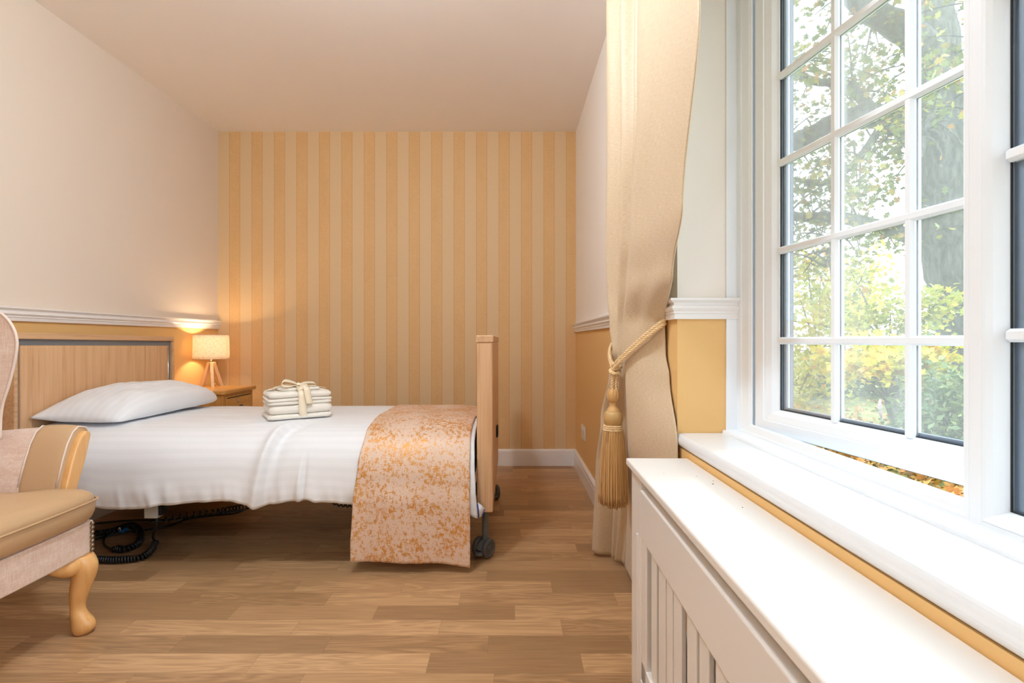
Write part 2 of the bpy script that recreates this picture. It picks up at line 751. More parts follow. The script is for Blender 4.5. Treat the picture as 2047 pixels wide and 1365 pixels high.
MAT['leaf_oak'] = m_leaf('oak_leaves_turning', [(0.0, lin((78, 92, 44))), (0.5, lin((104, 112, 50))), (0.8, lin((138, 132, 50))), (1.0, lin((150, 104, 48)))])
MAT['leaf_maple'] = m_leaf('yellow_maple_leaves', [(0.0, lin((140, 150, 52))), (0.4, lin((186, 178, 56))), (0.8, lin((204, 178, 62))), (1.0, lin((198, 134, 66)))])
MAT['leaf_willow'] = m_leaf('yellow_green_leaves', [(0.0, lin((126, 138, 60))), (0.6, lin((164, 166, 70))), (1.0, lin((180, 162, 66)))])
MAT['leaf_dark'] = m_leaf('dark_green_leaves', [(0.0, lin((66, 88, 54))), (0.7, lin((104, 124, 74))), (1.0, lin((138, 146, 88)))])
MAT['leaf_litter'] = m_leaf('fallen_autumn_leaves', [(0.0, lin((128, 92, 46))), (0.5, lin((166, 132, 56))), (1.0, lin((178, 118, 66)))], 0.1)


def m_bark():
    m = M('grey_ridged_bark')
    v = m.mapping(m.coord(), (9, 9, 2))
    f = m.noise(v, 2.0, 6, 0.65, 0.4)
    m.color(m.ramp(f, [(0.3, lin((48, 49, 44))), (0.7, lin((98, 99, 90)))]))
    m.set(Roughness=0.95)
    m.bump(f, 0.8, 0.05)
    return m.m


MAT['bark'] = m_bark()


def m_ground():
    m = M('autumn_lawn')
    P = m.coord()
    f = m.noise(m.mapping(P, (3, 3, 3)), 1.0, 6, 0.7)
    m.color(m.ramp(f, [(0.3, lin((84, 96, 50))), (0.55, lin((120, 124, 66))), (0.75, lin((150, 130, 84)))]))
    m.set(Roughness=0.95)
    return m.m


MAT['lawn'] = m_ground()
MAT['fence'] = wood('weathered_fence', (120, 118, 112), (140, 136, 130), (94, 92, 88), 'z', 0.9)
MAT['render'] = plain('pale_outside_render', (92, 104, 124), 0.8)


# ------------------------------------------------------------------ room shell
LW, RW, BW, FW, CZ = -2.102, 0.472, 3.686, -1.8, 2.40
WY0, WY1 = -1.0, 1.447          # window recess
SILL, HEAD = 0.600, 2.03

bm = BM(); box(bm, LW - 0.15, 0.9, FW - 0.15, BW + 0.15, -0.10, 0.0)
tag(link('floor', bm, MAT['floor']), 'brown oak strip floor laid crosswise under the bed', 'floor', kind='structure')
bm = BM(); box(bm, LW - 0.15, 0.82, FW - 0.15, BW + 0.15, CZ, CZ + 0.12)
tag(link('ceiling', bm, MAT['ceiling']), 'plain cream painted ceiling', 'ceiling', kind='structure')
bm = BM(); box(bm, LW - 0.15, 0.82, BW, BW + 0.15, 0, CZ)
tag(link('wall_back', bm, MAT['paper']), 'far wall with gold and beige striped wallpaper', 'wall', kind='structure')
bm = BM(); box(bm, LW - 0.15, LW, FW, BW, 0, CZ)
tag(link('wall_left', bm, MAT['wall_left']), 'left wall, cream above and mustard below the white rail', 'wall', kind='structure')
bm = BM(); box(bm, LW - 0.15, 0.82, FW - 0.15, FW, 0, CZ)
tag(link('wall_front', bm, MAT['cream']), 'plain cream wall behind the viewer', 'wall', kind='structure')
bm = BM()
box(bm, RW, 0.80, WY1, BW, 0, CZ)
box(bm, RW, 0.80, FW, WY0, 0, CZ)
box(bm, RW, 0.80, WY0, WY1, 0, SILL)
box(bm, RW, 0.80, WY0, WY1, HEAD, CZ)
tag(link('wall_right', bm, MAT['wall_right']), 'right wall with window recess, cream above and mustard below the rail', 'wall', kind='structure')

DADO = [(0.0, 0.0), (0.011, 0.0), (0.012, 0.014), (0.015, 0.016), (0.014, 0.022), (0.018, 0.025), (0.021, 0.030), (0.019, 0.036),
        (0.014, 0.040), (0.015, 0.045), (0.022, 0.049), (0.026, 0.052), (0.026, 0.058), (0.0, 0.060)]


def sweep(name, prof, path, mat, label, cat='trim'):
    """path: list of (x, y, nx, ny) with the outward direction of the profile at that point."""
    bm = BM()
    rings(bm, [[Vector((x + nx * p, y + ny * p, z)) for p, z in prof] for (x, y, nx, ny) in path])
    return tag(link(name, bm, mat), label, cat, kind='structure')


sweep('trim_1', [(p, z + 0.980) for p, z in DADO], [(LW, FW, 1, 0), (LW, BW, 1, 0)], MAT['trim'], 'white moulded rail along the left wall above the headboard', 'rail')
sweep('trim_2', [(p, z + 0.957) for p, z in DADO], [(RW, BW, -1, 0), (RW, WY1, -1, -1), (0.640, WY1, 0, -1)], MAT['trim'],
      'white moulded rail on the right wall, turning into the window recess', 'rail')
SK = [(0, 0), (0.018, 0), (0.018, 0.082), (0.016, 0.084), (0.016, 0.086), (0.018, 0.088), (0.017, 0.108), (0.012, 0.116), (0.0, 0.118)]
sweep('baseboard_back', SK, [(LW, BW, 0, -1), (RW, BW, 0, -1)], MAT['trim'], 'white skirting board under the striped wallpaper', 'skirting board')
sweep('baseboard_right', SK, [(RW, BW, -1, 0), (RW, FW, -1, 0)], MAT['trim'], 'white skirting board along the right wall', 'skirting board')
sweep('baseboard_left', SK, [(LW, BW, 1, 0), (LW, FW, 1, 0)], MAT['trim'], 'white skirting board along the left wall behind the bed', 'skirting board')

# ------------------------------------------------------------------ window
win = empty('window_1', (0.64, 0.2, 0.636), 'white framed cottage style window with glazing bars, far sash ajar', 'window', kind='structure')


def frame_loops(bm, loops, f, wrap=True):
    """loops: (a0, a1, b0, b1, depth) rectangles skinned in turn; f maps (a, b, depth) to 3-D."""
    L = [[f(a0, b0, d), f(a1, b0, d), f(a1, b1, d), f(a0, b1, d)] for (a0, a1, b0, b1, d) in loops]
    rings(bm, L, wrap=wrap)


yz = lambda a, b, d: Vector((d, a, b))
bm = BM()


def light_frame(bm, y0o, y0, y1, y1o, zt=1.965):
    """One opening of the main frame; y0/y1 clear edges, y0o/y1o outer edges."""
    frame_loops(bm, [(y0o, y1o, 0.636, HEAD, 0.72), (y0o, y1o, 0.636, HEAD, 0.638),
                     (y0 - (y0 - y0o) * .55, y1 + (y1o - y1) * .60, 0.651, zt + 0.03, 0.638),
                     (y0 - (y0 - y0o) * .50, y1 + (y1o - y1) * .55, 0.653, zt + 0.026, 0.641),
                     (y0 - (y0 - y0o) * .08, y1 + (y1o - y1) * .10, 0.668, zt + 0.004, 0.645),
                     (y0, y1, 0.671, zt, 0.650), (y0, y1, 0.671, zt, 0.653), (y0 - .006, y1 + .012, 0.648, zt + .012, 0.655), (y0 - .006, y1 + .012, 0.644, zt + .012, 0.72)], yz)


light_frame(bm, 0.712, 0.7306, 1.378, 1.447)
light_frame(bm, -1.0, -0.931, -0.284, -0.265)
box(bm, 0.638, 0.72, 0.6935, 0.7125, 0.636, HEAD)
box(bm, 0.638, 0.72, -0.2655, -0.2465, 0.636, HEAD)
box(bm, 0.638, 0.72, -0.2470, 0.6940, 0.636, 0.652)
box(bm, 0.638, 0.72, -0.2470, 0.6940, 1.985, HEAD)
box(bm, 0.608, 0.639, WY1 - 0.006, WY1, 0.636, HEAD)
box(bm, 0.608, 0.639, WY0, WY0 + 0.006, 0.636, HEAD)
link('frame', bm, MAT['upvc'], win, bevel=0.002, seg=2)
bm = BM()
rings(bm, [[Vector((x, y, z)) for x, z in ((0.598, 0.630), (0.598, 0.6415), (0.602, 0.6445), (0.639, 0.6465), (0.639, 0.630))] for y in (WY0, WY1 - 0.002)])
tag(link('ledge_trim', bm, MAT['upvc'], win), 'white strip along the foot of the frame')
# inner sill board with a rounded nose
nose = [(0.639, 0.602)] + [(0.464 + 0.014 - 0.014 * math.cos(a), 0.618 + (0.018 if math.sin(a) > 0 else 0.016) * math.sin(a)) for a in [math.radians(-80 + 16 * k) for k in range(11)]] + [(0.639, 0.636)]
bm = BM()
rings(bm, [[Vector((x, y, z)) for x, z in nose] for y in (WY0 + 0.002, WY1 - 0.002)])
tag(link('sill_board', bm, MAT['sill'], win, smooth=False, bevel=0.0015), 'glossy white inner sill board')
# outer sill and outside reveal
bm = BM(); box(bm, 0.80, 0.87, WY0 - 0.05, WY1 + 0.05, 0.525, 0.560); box(bm, 0.715, 0.801, WY0, WY1, 0.601, 0.607)
link('outer_sill', bm, MAT['upvc'], win, bevel=0.004)
bm = BM()
box(bm, 0.735, 0.795, WY1 - 0.010, WY1 + 0.002, 0.608, HEAD)
tag(link('outer_reveal', bm, MAT['render'], win), 'pale grey reveal outside the glass')


def glazing(parent, t0, t1, z0, z1, d, f, verts, horiz, w=0.009):
    """one pane plus its bars; f maps (t, z, depth)."""
    bm = BM()
    L = [[f(a, b, dd) for a, b in ((t0, z0), (t1, z0), (t1, z1), (t0, z1))] for dd in (d, d + 0.004)]
    rings(bm, L)
    link('glass_pane', bm, MAT['glass'], parent)
    prof = [(-w, 0.0), (-w, -0.004), (-w * .55, -0.010), (w * .55, -0.010), (w, -0.004), (w, 0.0)]
    prof2 = [(-w, 0.004), (-w * .55, 0.014), (w * .55, 0.014), (w, 0.004)]
    for tv in verts:
        bm = BM()
        for pr in (prof, prof2):
            rings(bm, [[f(tv + q, zz, d + e) for q, e in pr] for zz in (z0 - 0.002, z1 + 0.002)])
        link('glazing_bar', bm, MAT['upvc'], parent)
    for zh in horiz:
        bm = BM()
        for pr in (prof, prof2):
            rings(bm, [[f(tt, zh + q, d + e - 0.001) for q, e in pr] for tt in (t0 + 0.004, t1 - 0.004)])
        link('glazing_bar', bm, MAT['upvc'], parent)
    bm = BM()
    s = 0.0018
    frame_loops(bm, [(t0 - .003, t1 + .003, z0 - .003, z1 + .003, d - 0.001), (t0 + s, t1 - s, z0 + s, z1 - s, d - 0.001),
                     (t0 + s, t1 - s, z0 + s, z1 - s, d + 0.001), (t0 - .003, t1 + .003, z0 - .003, z1 + .003, d + 0.001)],
                lambda a, b, dd: f(a, b, dd))
    tag(link('rubber_seal', bm, MAT['seal'], parent), 'black seal around the glass')
    bm = BM()
    s = 0.015
    frame_loops(bm, [(t0, t1, z0, z1, d + 0.0045), (t0 + s, t1 - s, z0 + s * .55, z1 - s, d + 0.0045), (t0 + s, t1 - s, z0 + s * .55, z1 - s, d + 0.010), (t0, t1, z0, z1, d + 0.010)],
                lambda a, b, dd: f(a, b, dd))
    tag(link('spacer_bar', bm, MAT['spacer'], parent), 'slate grey spacer round the edge of the pane')


HZ = [0.896, 1.124, 1.346, 1.566, 1.786]


def casement(hx, hy, dirv, name, label):
    dirv = Vector(dirv).normalized()
    nrm = Vector((dirv.y * -1, dirv.x)) if dirv.y < 0 else Vector((dirv.y, -dirv.x))
    f = lambda t, z, d: Vector((hx + dirv.x * t + nrm.x * d, hy + dirv.y * t + nrm.y * d, z))
    bm = BM()
    T, z0, z1 = 0.672, 0.660, 1.978

    def R(i, j, d):
        return (i, T - i, z0 + j, z1 - j, d)
    frame_loops(bm, [R(0, 0, 0.062), R(0, 0, 0.004), R(0.004, 0.004, 0.0), R(0.036, 0.029, 0.0), R(0.038, 0.031, 0.003),
                     R(0.043, 0.034, 0.003), R(0.060, 0.048, 0.008), R(0.070, 0.056, 0.016), R(0.076, 0.060, 0.018), R(0.076, 0.060, 0.034),
                     R(0.066, 0.052, 0.036), R(0.056, 0.046, 0.062)], f)
    o = link(name, bm, MAT['upvc'], win)
    tag(o, label)
    glazing(o, 0.076, T - 0.076, z0 + 0.06, z1 - 0.06, 0.022, f, [0.2597, 0.4385], HZ)
    bm = BM()
    frame_loops(bm, [(-.003, T + .003, z0 - .003, z1 + .003, 0.012), (0.004, T - .004, z0 + .003, z1 - .003, 0.012),
                     (0.004, T - .004, z0 + .003, z1 - .003, 0.02), (-.003, T + .003, z0 - .003, z1 + .003, 0.02)], f)
    link('rubber_seal', bm, MAT['seal'], o)
    return o


casement(0.655, 1.3745, (0.146, -1.0), 'opening_sash', 'white sash standing ajar')
casement(0.6505, -0.2785, (0.0, -1.0), 'opening_sash', 'white closed sash at the near end')
bm = BM()
frame_loops(bm, [(-.2470, .6935, 0.652, 1.985, 0.70), (-.2470, .6935, 0.652, 1.985, 0.6385), (-.2450, .6915, 0.654, 1.983, 0.6365), (-.2425, .689, 0.6565, 1.980, 0.639),
                 (-.238, .6845, 0.662, 1.974, 0.645), (-.2335, .680, 0.667, 1.969, 0.657), (-.2325, .679, 0.669, 1.967, 0.662), (-.2325, .679, 0.669, 1.967, 0.70)], yz)
fx = link('fixed_light', bm, MAT['upvc'], win)
tag(fx, 'white framed fixed pane nearest the viewer')
glazing(fx, -.2325, .679, .669, 1.967, 0.664, yz, [-0.05, 0.132, 0.314, 0.497], [0.903, 1.14, 1.362, 1.582, 1.80])

# ------------------------------------------------------------------ radiator cover
rc = empty('radiator_cover', (0.39, 0.3, 0), 'white slatted radiator cover under the window sill', 'radiator cover')
RY0, RY1 = -0.75, 1.361
fxx = lambda y: 0.307 - 0.021 * (RY1 - y) / 0.9      # front edge of the top, slightly skewed
bm = BM()
pl = [(fxx(RY0), RY0), (0.4705, RY0), (0.4705, RY1 - 0.003), (0.307, RY1)]
rings(bm, [[Vector((x, y, 0.567)) for x, y in pl], [Vector((x, y, 0.585)) for x, y in pl]])
tag(link('top', bm, MAT['cover'], rc, bevel=0.004, seg=3), 'glossy white top shelf')
OFF = 0.013


def cbox(bm, y0, y1, z0, z1, d0, d1):
    """box on the skewed front plane; d measured inwards from the front face."""
    q = [(fxx(y) + OFF + d, y) for y, d in ((y0, d0), (y0, d1), (y1, d1), (y1, d0))]
    rings(bm, [[Vector((x, y, z0)) for x, y in q], [Vector((x, y, z1)) for x, y in q]])


bm = BM()
cbox(bm, RY1 - 0.112, RY1 - 0.012, 0.0, 0.566, 0.0, 0.018)
cbox(bm, RY0 + 0.012, RY0 + 0.112, 0.0, 0.566, 0.0, 0.018)
box(bm, fxx(RY1) + OFF + 0.004, 0.4705 - 0.02, RY1 - 0.028, RY1 - 0.0125, 0.0, 0.566)
box(bm, fxx(RY0) + OFF + 0.004, 0.4705 - 0.02, RY0 + 0.0125, RY0 + 0.028, 0.0, 0.566)
cbox(bm, RY0 + 0.10, RY1 - 0.10, 0.0, 0.07, 0.0, 0.018)
cbox(bm, RY0 + 0.10, RY1 - 0.10, 0.540, 0.566, 0.022, 0.034)
link('case', bm, MAT['cover'], rc, bevel=0.002)
bm = BM()
cbox(bm, RY1 - 0.160, RY1 - 0.1125, 0.07, 0.418, 0.002, 0.020)
cbox(bm, RY0 + 0.1125, RY0 + 0.160, 0.07, 0.418, 0.002, 0.020)
cbox(bm, RY0 + 0.1125, RY1 - 0.1125, 0.07, 0.12, 0.002, 0.020)
link('panel_frame', bm, MAT['cover'], rc, bevel=0.003)
bm = BM(); cbox(bm, RY0 + 0.1125, RY1 - 0.1125, 0.418, 0.534, -0.001, 0.020)
tag(link('panel_rail', bm, MAT['cover'], rc, bevel=0.004, seg=3), 'deep plain rail above the slats')
bm = BM(); cbox(bm, RY1 - 0.088, RY1 - 0.076, 0.05, 0.415, -0.003, 0.001)
link('bead', bm, MAT['cover'], rc, bevel=0.0015)
slats = [(1.132, 1.176), (1.062, 1.113), (1.012, 1.052), (0.954, 1.003), (0.872, 0.922), (0.814, 0.858), (0.740, 0.786)]
y = 0.665
while y > RY0 + 0.18:
    slats += [(y, y + 0.046), (y - 0.062, y - 0.016)]
    y -= 0.142
for (a, b) in slats:
    bm = BM(); cbox(bm, a, b, 0.1, 0.43, 0.008, 0.018)
    link('slat', bm, MAT['cover'], rc, bevel=0.002)
spot = plain('filler_spots', (120, 104, 96), 0.8)
for a, b, c in ((0.4400, 1.112, 0.0022), (0.4500, 1.135, 0.0012), (0.4280, 1.175, 0.0010), (0.4330, 0.955, 0.0012), (0.36, 1.20, 0.0008)):
    bm = BM()
    lathe(bm, [(c, 0.585), (c, 0.5856)], (a, b, 0), 10)
    tag(link('screw_hole', bm, spot, rc), 'small brown mark on the white top')
# radiator behind the slats
rd = empty('radiator', (0.42, 0.3, 0.12), 'pale panel radiator glimpsed behind the white slats', 'radiator')
bm = BM()
yy = -0.5
while yy < 1.05:
    box(bm, 0.395, 0.445, yy, yy + 0.034, 0.10, 0.50)
    yy += 0.046
box(bm, 0.40, 0.44, -0.5, 1.08, 0.11, 0.14); box(bm, 0.40, 0.44, -0.5, 1.08, 0.46, 0.49)
box(bm, 0.44, 0.4715, -0.3, -0.26, 0.2, 0.3); box(bm, 0.44, 0.4715, 0.8, 0.84, 0.2, 0.3)
link('panel', bm, plain('radiator_enamel', (206, 198, 190), 0.5), rd, bevel=0.006)
bm = BM()
tube(bm, [(0.42, 1.10, 0.0), (0.42, 1.10, 0.13), (0.42, 1.07, 0.13)], 0.009, 10)
link('pipe', bm, MAT['chrome'], rd, smooth=True)

# ------------------------------------------------------------------ wall socket
so = empty('wall_socket', (RW, 3.28, 0.31), 'white double socket low on the right wall', 'socket')
bm = BM(); box(bm, RW - 0.009, RW, 3.207, 3.353, 0.266, 0.353)
link('plate', bm, MAT['plate'], so, bevel=0.003)
for yy in (3.25, 3.31):
    bm = BM(); box(bm, RW - 0.013, RW - 0.009, yy - 0.007, yy + 0.007, 0.325, 0.345)
    link('rocker_switch', bm, MAT['plate'], so, bevel=0.001)

# ------------------------------------------------------------------ care bed
bed = empty('care_bed', (-1.05, 2.53, 0), 'adjustable care bed with pale oak headboard and footboard on grey castors', 'bed')
bm = BM(); box(bm, -0.1345, -0.0700, 2.060, 2.985, 0.204, 0.890)
fb = link('footboard', bm, MAT['oak'], bed, bevel=0.006, seg=3)
bm = BM(); box(bm, -0.1375, -0.0675, 2.057, 2.988, 0.888, 0.918)
link('cap_rail', bm, MAT['oak_y'], fb, bevel=0.004, seg=2)
bm = BM(); box(bm, -0.0702, -0.060, 2.52, 2.60, 0.42, 0.47)
tag(link('bracket', bm, MAT['darkgrey'], fb, bevel=0.002), 'small dark bracket')
# headboard: board in a grey channel inside an oak frame, far end slightly lower
HX = -2.0
bm = BM()
HT = lambda Y: 0.9295 - 0.0100 * (Y - 2.06) / 0.96


def hb(bm, y0, y1, za, zb, x0, x1, top=True):
    """slab on the headboard plane; za/zb measured down from the sloping top edge."""
    q = [[Vector((x, y0, HT(y0) - zb)), Vector((x, y1, HT(y1) - zb)), Vector((x, y1, HT(y1) - za)), Vector((x, y0, HT(y0) - za))] for x in (x0, x1)]
    rings(bm, q)


hb(bm, 2.045, 3.020, 0.0, 0.026, HX - 0.028, HX + 0.020)
hb(bm, 3.003, 3.020, 0.026, 0.66, HX - 0.028, HX + 0.020)
hb(bm, 2.045, 2.062, 0.026, 0.66, HX - 0.028, HX + 0.020)
hbo = link('headboard', bm, MAT['oak_y'], bed, bevel=0.003)
bm = BM(); hb(bm, 2.062, 3.003, 0.026, 0.052, HX - 0.02, HX + 0.008)
hb(bm, 2.975, 3.003, 0.052, 0.62, HX - 0.02, HX + 0.004)
hb(bm, 2.062, 2.080, 0.052, 0.62, HX - 0.02, HX + 0.004)
tag(link('channel', bm, MAT['grey_metal'], hbo), 'grey metal channel round the panel')
bm = BM(); hb(bm, 2.079, 2.982, 0.0525, 0.62, HX - 0.018, HX + 0.012)
tag(link('panel', bm, MAT['oak'], hbo, bevel=0.003), 'pale oak panel with upright grain')
bm = BM()
tube(bm, [(HX + 0.013, 2.976, HT(2.976) - 0.06), (HX + 0.013, 2.976, 0.5)], 0.004, 8)
link('pull_rod', bm, MAT['chrome'], hbo, smooth=True)
bm = BM(); box(bm, -1.94, -0.16, 2.09, 2.95, 0.285, 0.325)
link('mattress_platform', bm, MAT['grey_metal'], bed, bevel=0.004)
bm = BM()
for yy in (2.22, 2.80):
    box(bm, -1.93, -0.14, yy, yy + 0.04, 0.225, 0.275)
for xx in (-1.60, -1.05, -0.45):
    box(bm, xx, xx + 0.04, 2.12, 2.92, 0.24, 0.286)
box(bm, -1.99, -1.92, 2.12, 2.92, 0.21, 0.30)
link('undercarriage', bm, plain('dark_grey_steel', (70, 72, 76), 0.5), bed, bevel=0.003)
bm = BM(); box(bm, -1.4735, -1.4205, 2.060, 2.10, 0.181, 0.290)
cbx = link('control_box', bm, MAT['box_grey'], bed, bevel=0.003)
bm = BM(); box(bm, -1.4203, -1.4080, 2.066, 2.11, 0.190, 0.290)
tag(link('control_box_end', bm, MAT['black'], cbx, bevel=0.002), 'black end plate')


def caster(x, y, rot):
    stem = BM()
    tube(stem, [(x, y, 0.29), (x, y, 0.068)], 0.0138, 16)
    lathe(stem, [(0.016, 0.060), (0.0165, 0.068), (0.0138, 0.074)], (x, y, 0), 16)
    s = link('castor', stem, MAT['caster'], bed, smooth=False)
    ax = Vector((math.cos(rot), math.sin(rot), 0))
    fw = Vector((-ax.y, ax.x, 0))
    body = BM()
    c = Vector((x, y, 0.042)) - fw * 0.012
    L = []
    for k in range(9):
        a = math.pi * k / 8
        L.append([c + ax * q + fw * (math.cos(a) * 0.036) + Vector((0, 0, math.sin(a) * 0.032 - 0.004)) for q in (-0.012, 0.012)])
    rings(body, [[l[0] for l in L], [l[1] for l in L]])
    # brake pedal
    pl = []
    for k in range(9):
        a = math.pi * (k / 8 - 0.5)
        pl.append(c - fw * (0.030 + 0.022 * math.cos(a)) + ax * (0.020 * math.sin(a)))
    rings(body, [[p + Vector((0, 0, -0.022)) for p in pl], [p + Vector((0, 0, -0.010)) for p in pl]])
    tag(link('brake_fork', body, MAT['caster'], s, bevel=0.002), 'grey fork with brake pedal')
    for q in (-1, 1):
        w = BM()
        prof = [(0.0, 0.010), (0.012, 0.010), (0.014, 0.007), (0.026, 0.007), (0.029, 0.011), (0.036, 0.010), (0.0395, 0.006), (0.040, 0.0),
                (0.0395, -0.006), (0.036, -0.010), (0.0, -0.010)]
        cc = c + ax * (q * 0.0235)
        LL = []
        for r, d in prof:
            LL.append([cc + ax * (d * q) + fw * (math.cos(2 * math.pi * k / 28) * max(r, 1e-4)) + Vector((0, 0, math.sin(2 * math.pi * k / 28) * max(r, 1e-4))) for k in range(28)])
        rings(w, LL)
        # sit the wheel on the floor
        for v in w.verts: v.co.z -= 0.0018
        link('wheel', w, MAT['tyre'], s, smooth=False, bevel=0)


caster(-0.104, 2.135, math.radians(-32))
caster(-0.104, 2.91, math.radians(20))
caster(-1.90, 2.135, math.radians(10))
caster(-1.90, 2.91, math.radians(-15))

# mattress
bm = BM()
ol = rrect(-1.955, -0.165, 2.085, 2.955, 0.06)
rings(bm, [[Vector((x, y, z)) for x, y in ol] for z in (0.325, 0.49)])
tag(link('mattress', bm, plain('mattress_cover', (222, 224, 226), 0.7), None, bevel=0.03, seg=4), 'pale mattress hidden under the white duvet', 'mattress')

# duvet ------------------------------------------------------------
PROF = cr([(0, 3.022, .26), (0, 3.03, .36), (0, 3.018, .45), (0, 2.98, .505), (0, 2.88, .527), (0, 2.6, .540), (0, 2.32, .546),
           (0, 2.16, .536), (0, 2.065, .500), (0, 2.015, .435), (0, 1.992, .345), (0, 1.980, .25)], 14)
PLEN = [0.0]
for a, b in zip(PROF, PROF[1:]):
    PLEN.append(PLEN[-1] + (b - a).length)


def prof_at(s):
    """point and outward normal at arc length s (beyond the end: straight down)."""
    if s >= PLEN[-1]:
        e = PROF[-1]
        return Vector((0, e.y + 0.003 * (s - PLEN[-1]), e.z - (s - PLEN[-1]))), Vector((0, -1, 0))
    lo, hi = 0, len(PLEN) - 1
    while hi - lo > 1:
        m = (lo + hi) // 2
        if PLEN[m] <= s: lo = m
        else: hi = m
    f = (s - PLEN[lo]) / max(PLEN[hi] - PLEN[lo], 1e-9)
    p = PROF[lo].lerp(PROF[hi], f)
    d = (PROF[hi] - PROF[lo]).normalized()
    return p, Vector((0, d.z, -d.y)) if False else Vector((0, d.z * 1.0, -d.y * 1.0))


HEM = [((px - 1020) / F * 1.98, 0.896 - (py - 681) / F * 1.98) for px, py in
       ((60, 1004), (130, 1006), (165, 1010), (200, 1020), (268, 1020), (320, 1012), (400, 1005), (455, 1002), (490, 1011), (511, 1018), (540, 1010), (575, 1004),
        (597, 1003), (613, 999), (632, 1005), (660, 1006), (700, 1011), (760, 1014), (860, 1020), (930, 1029), (955, 1040), (970, 1036))]


def bumpf(x, y, z, hang):
    """folds and wrinkles of the duvet, outward in metres."""
    d = 0.004 * nz(x * 3.2, y * 4.0, 1.7) + 0.0025 * nz(x * 5, y * 16, 4.1)
    d += 0.0055 * nz(x * 2.2, z * 3.0, 9.3) * hang
    # the big fold that starts under the towels and falls to the hem
    t = min(max((0.56 - z) / 0.32, 0), 1)
    xc = -0.925 - 0.065 * t ** 0.6 + (0.28 * max(0, y - 2.1))
    q = (x - xc)
    amp = 0.024 if y < 2.12 else 0.024 * max(0.0, 1 - (y - 2.12) / 0.16)
    d += amp * math.exp(-(q / (0.030 if q < 0 else 0.013)) ** 2) - amp * 0.55 * math.exp(-((q - 0.035) / 0.03) ** 2)
    # second thin crease
    q = x + 0.805 + 0.02 * (0.5 - z)
    d += hang * (0.008 * math.exp(-((q + 0.012) / 0.012) ** 2) - 0.011 * math.exp(-((q - 0.004) / 0.008) ** 2))
    # gathers just above the hem
    g = max(0.0, 1 - (z - 0.24) / 0.13) * hang
    d += g * (0.012 * nz(x * 15 + 4 * z, 2.2, z * 4) + 0.008 * nz(x * 34 + 5 * z, 5.5, z * 5))
    d += 0.006 * hang * nz(x * 6 + 2.5 * z, z * 1.2, 6.6)
    return d


def duvet_pt(x, s):
    p, n = prof_at(s)
    hang = min(max((0.47 - p.z) / 0.15, 0), 1) if p.y < 2.5 else 0.0
    z = p.z
    if p.y < 2.5 and z < 0.5:
        hem = interp(HEM, x)
        z = 0.5 - (0.5 - z) * (0.5 - hem) / 0.25
    d = bumpf(x, p.y, z, hang)
    tuck = 0.02 * max(0.0, (z < 0.30) * (0.30 - z) / 0.06) * hang
    # soft fall towards the foot and head
    e = max(0.0, (x + 0.30) / 0.16)
    zz = z - 0.022 * e * e * (1 - hang) - 0.0 * e
    return Vector((x, p.y + n.y * d + tuck * 0.6, zz + n.z * d))


ROLLED = 0.03


def duvet_f(u, v):
    s = v * PLEN[-1]
    p, n = prof_at(s)
    xe = -0.145
    if p.y < 2.1:
        xe = interp([(0.19, -0.112), (0.25, -0.126), (0.35, -0.135), (0.45, -0.141), (0.52, -0.145)], p.z)
    x = -1.965 + u * (xe + 1.965)
    return duvet_pt(x, s)


dv = surf('duvet', 300, 120, duvet_f, MAT['sheet'], None, 0.006, lambda u, v: (u * 1.82, v * PLEN[-1]), offset=1)
tag(dv, 'white satin striped duvet spread over the bed and hanging down its side', 'duvet')
bm = BM()
e0 = [duvet_f(1.0, k / 60) + Vector((0.003, -0.001, 0)) for k in range(48, 61)]
e1 = Vector((e0[-1].x + 0.012, e0[-1].y + 0.012, e0[-1].z + 0.006))
e2 = Vector((e0[-1].x + 0.021, e0[-1].y + 0.03, e0[-1].z + 0.026))
tube(bm, [e0[-3], e0[-2], e0[-1]], 0.0022, 6)
tube(bm, [e1, e2], 0.0022, 6)
ed = link('stitched_edge', bm, MAT['blue_thread'], dv, smooth=True)
tag(ed, 'blue stitching along the corner of the cover')
bm = BM()
rings(bm, [[e0[-3], e0[-2], e0[-1], e1, e2], [q + Vector((0, 0.02, 0.002)) for q in (e0[-3], e0[-2], e0[-1], e1, e2)]])
link('turned_corner', bm, MAT['sheet'], dv, smooth=True)

# bed runner ---------------------------------------------------------
RLEN = PLEN[-1] + 0.206
RL = [(0.0, -0.625), (0.45, -0.622), (0.80, -0.606), (1.10, -0.590), (1.19, -0.584), (1.30, -0.594), (1.42, -0.606), (1.6, -0.613)]


def runner_f(u, v):
    s = 0.02 + v * (RLEN - 0.02)
    x0 = interp(RL, s) + 0.002 * nz(s * 9, 3.3)
    x1 = -0.1585 + 0.004 * math.sin(s * 5) + 0.0015 * nz(s * 11, 7.1)
    x = x0 + u * (x1 - x0)
    p, n = prof_at(s)
    q = duvet_pt(x, s) if s < PLEN[-1] else None
    if s < PLEN[-1] - 0.12:
        r = q + n * 0.009
        r.x = x
        return r
    base, nb = prof_at(s)
    top = duvet_pt(x, PLEN[-1] - 0.12) + Vector((0, -0.009, 0))
    k = s - (PLEN[-1] - 0.12)
    ym = min(duvet_pt(x + dx, PLEN[-1] - q).y for q in (0.10, 0.06, 0.02, 0.0) for dx in (-0.02, 0.0, 0.02)) - 0.010
    w = min(1, k / 0.10)
    w = w * w * (3 - 2 * w)
    y = top.y + (min(ym, top.y) - top.y) * w - 0.003 * k
    w = min(1, k / 0.25)
    y += w * (0.005 * nz(x * 6, k * 1.6, 3.0) + 0.0025 * math.sin(x * 24 + k * 3))
    y -= 0.010 * w * max(0, (-0.56 - x) / 0.05)
    return Vector((x, y, top.z - k + 0.004 * nz(x * 3, 1.0) * w))


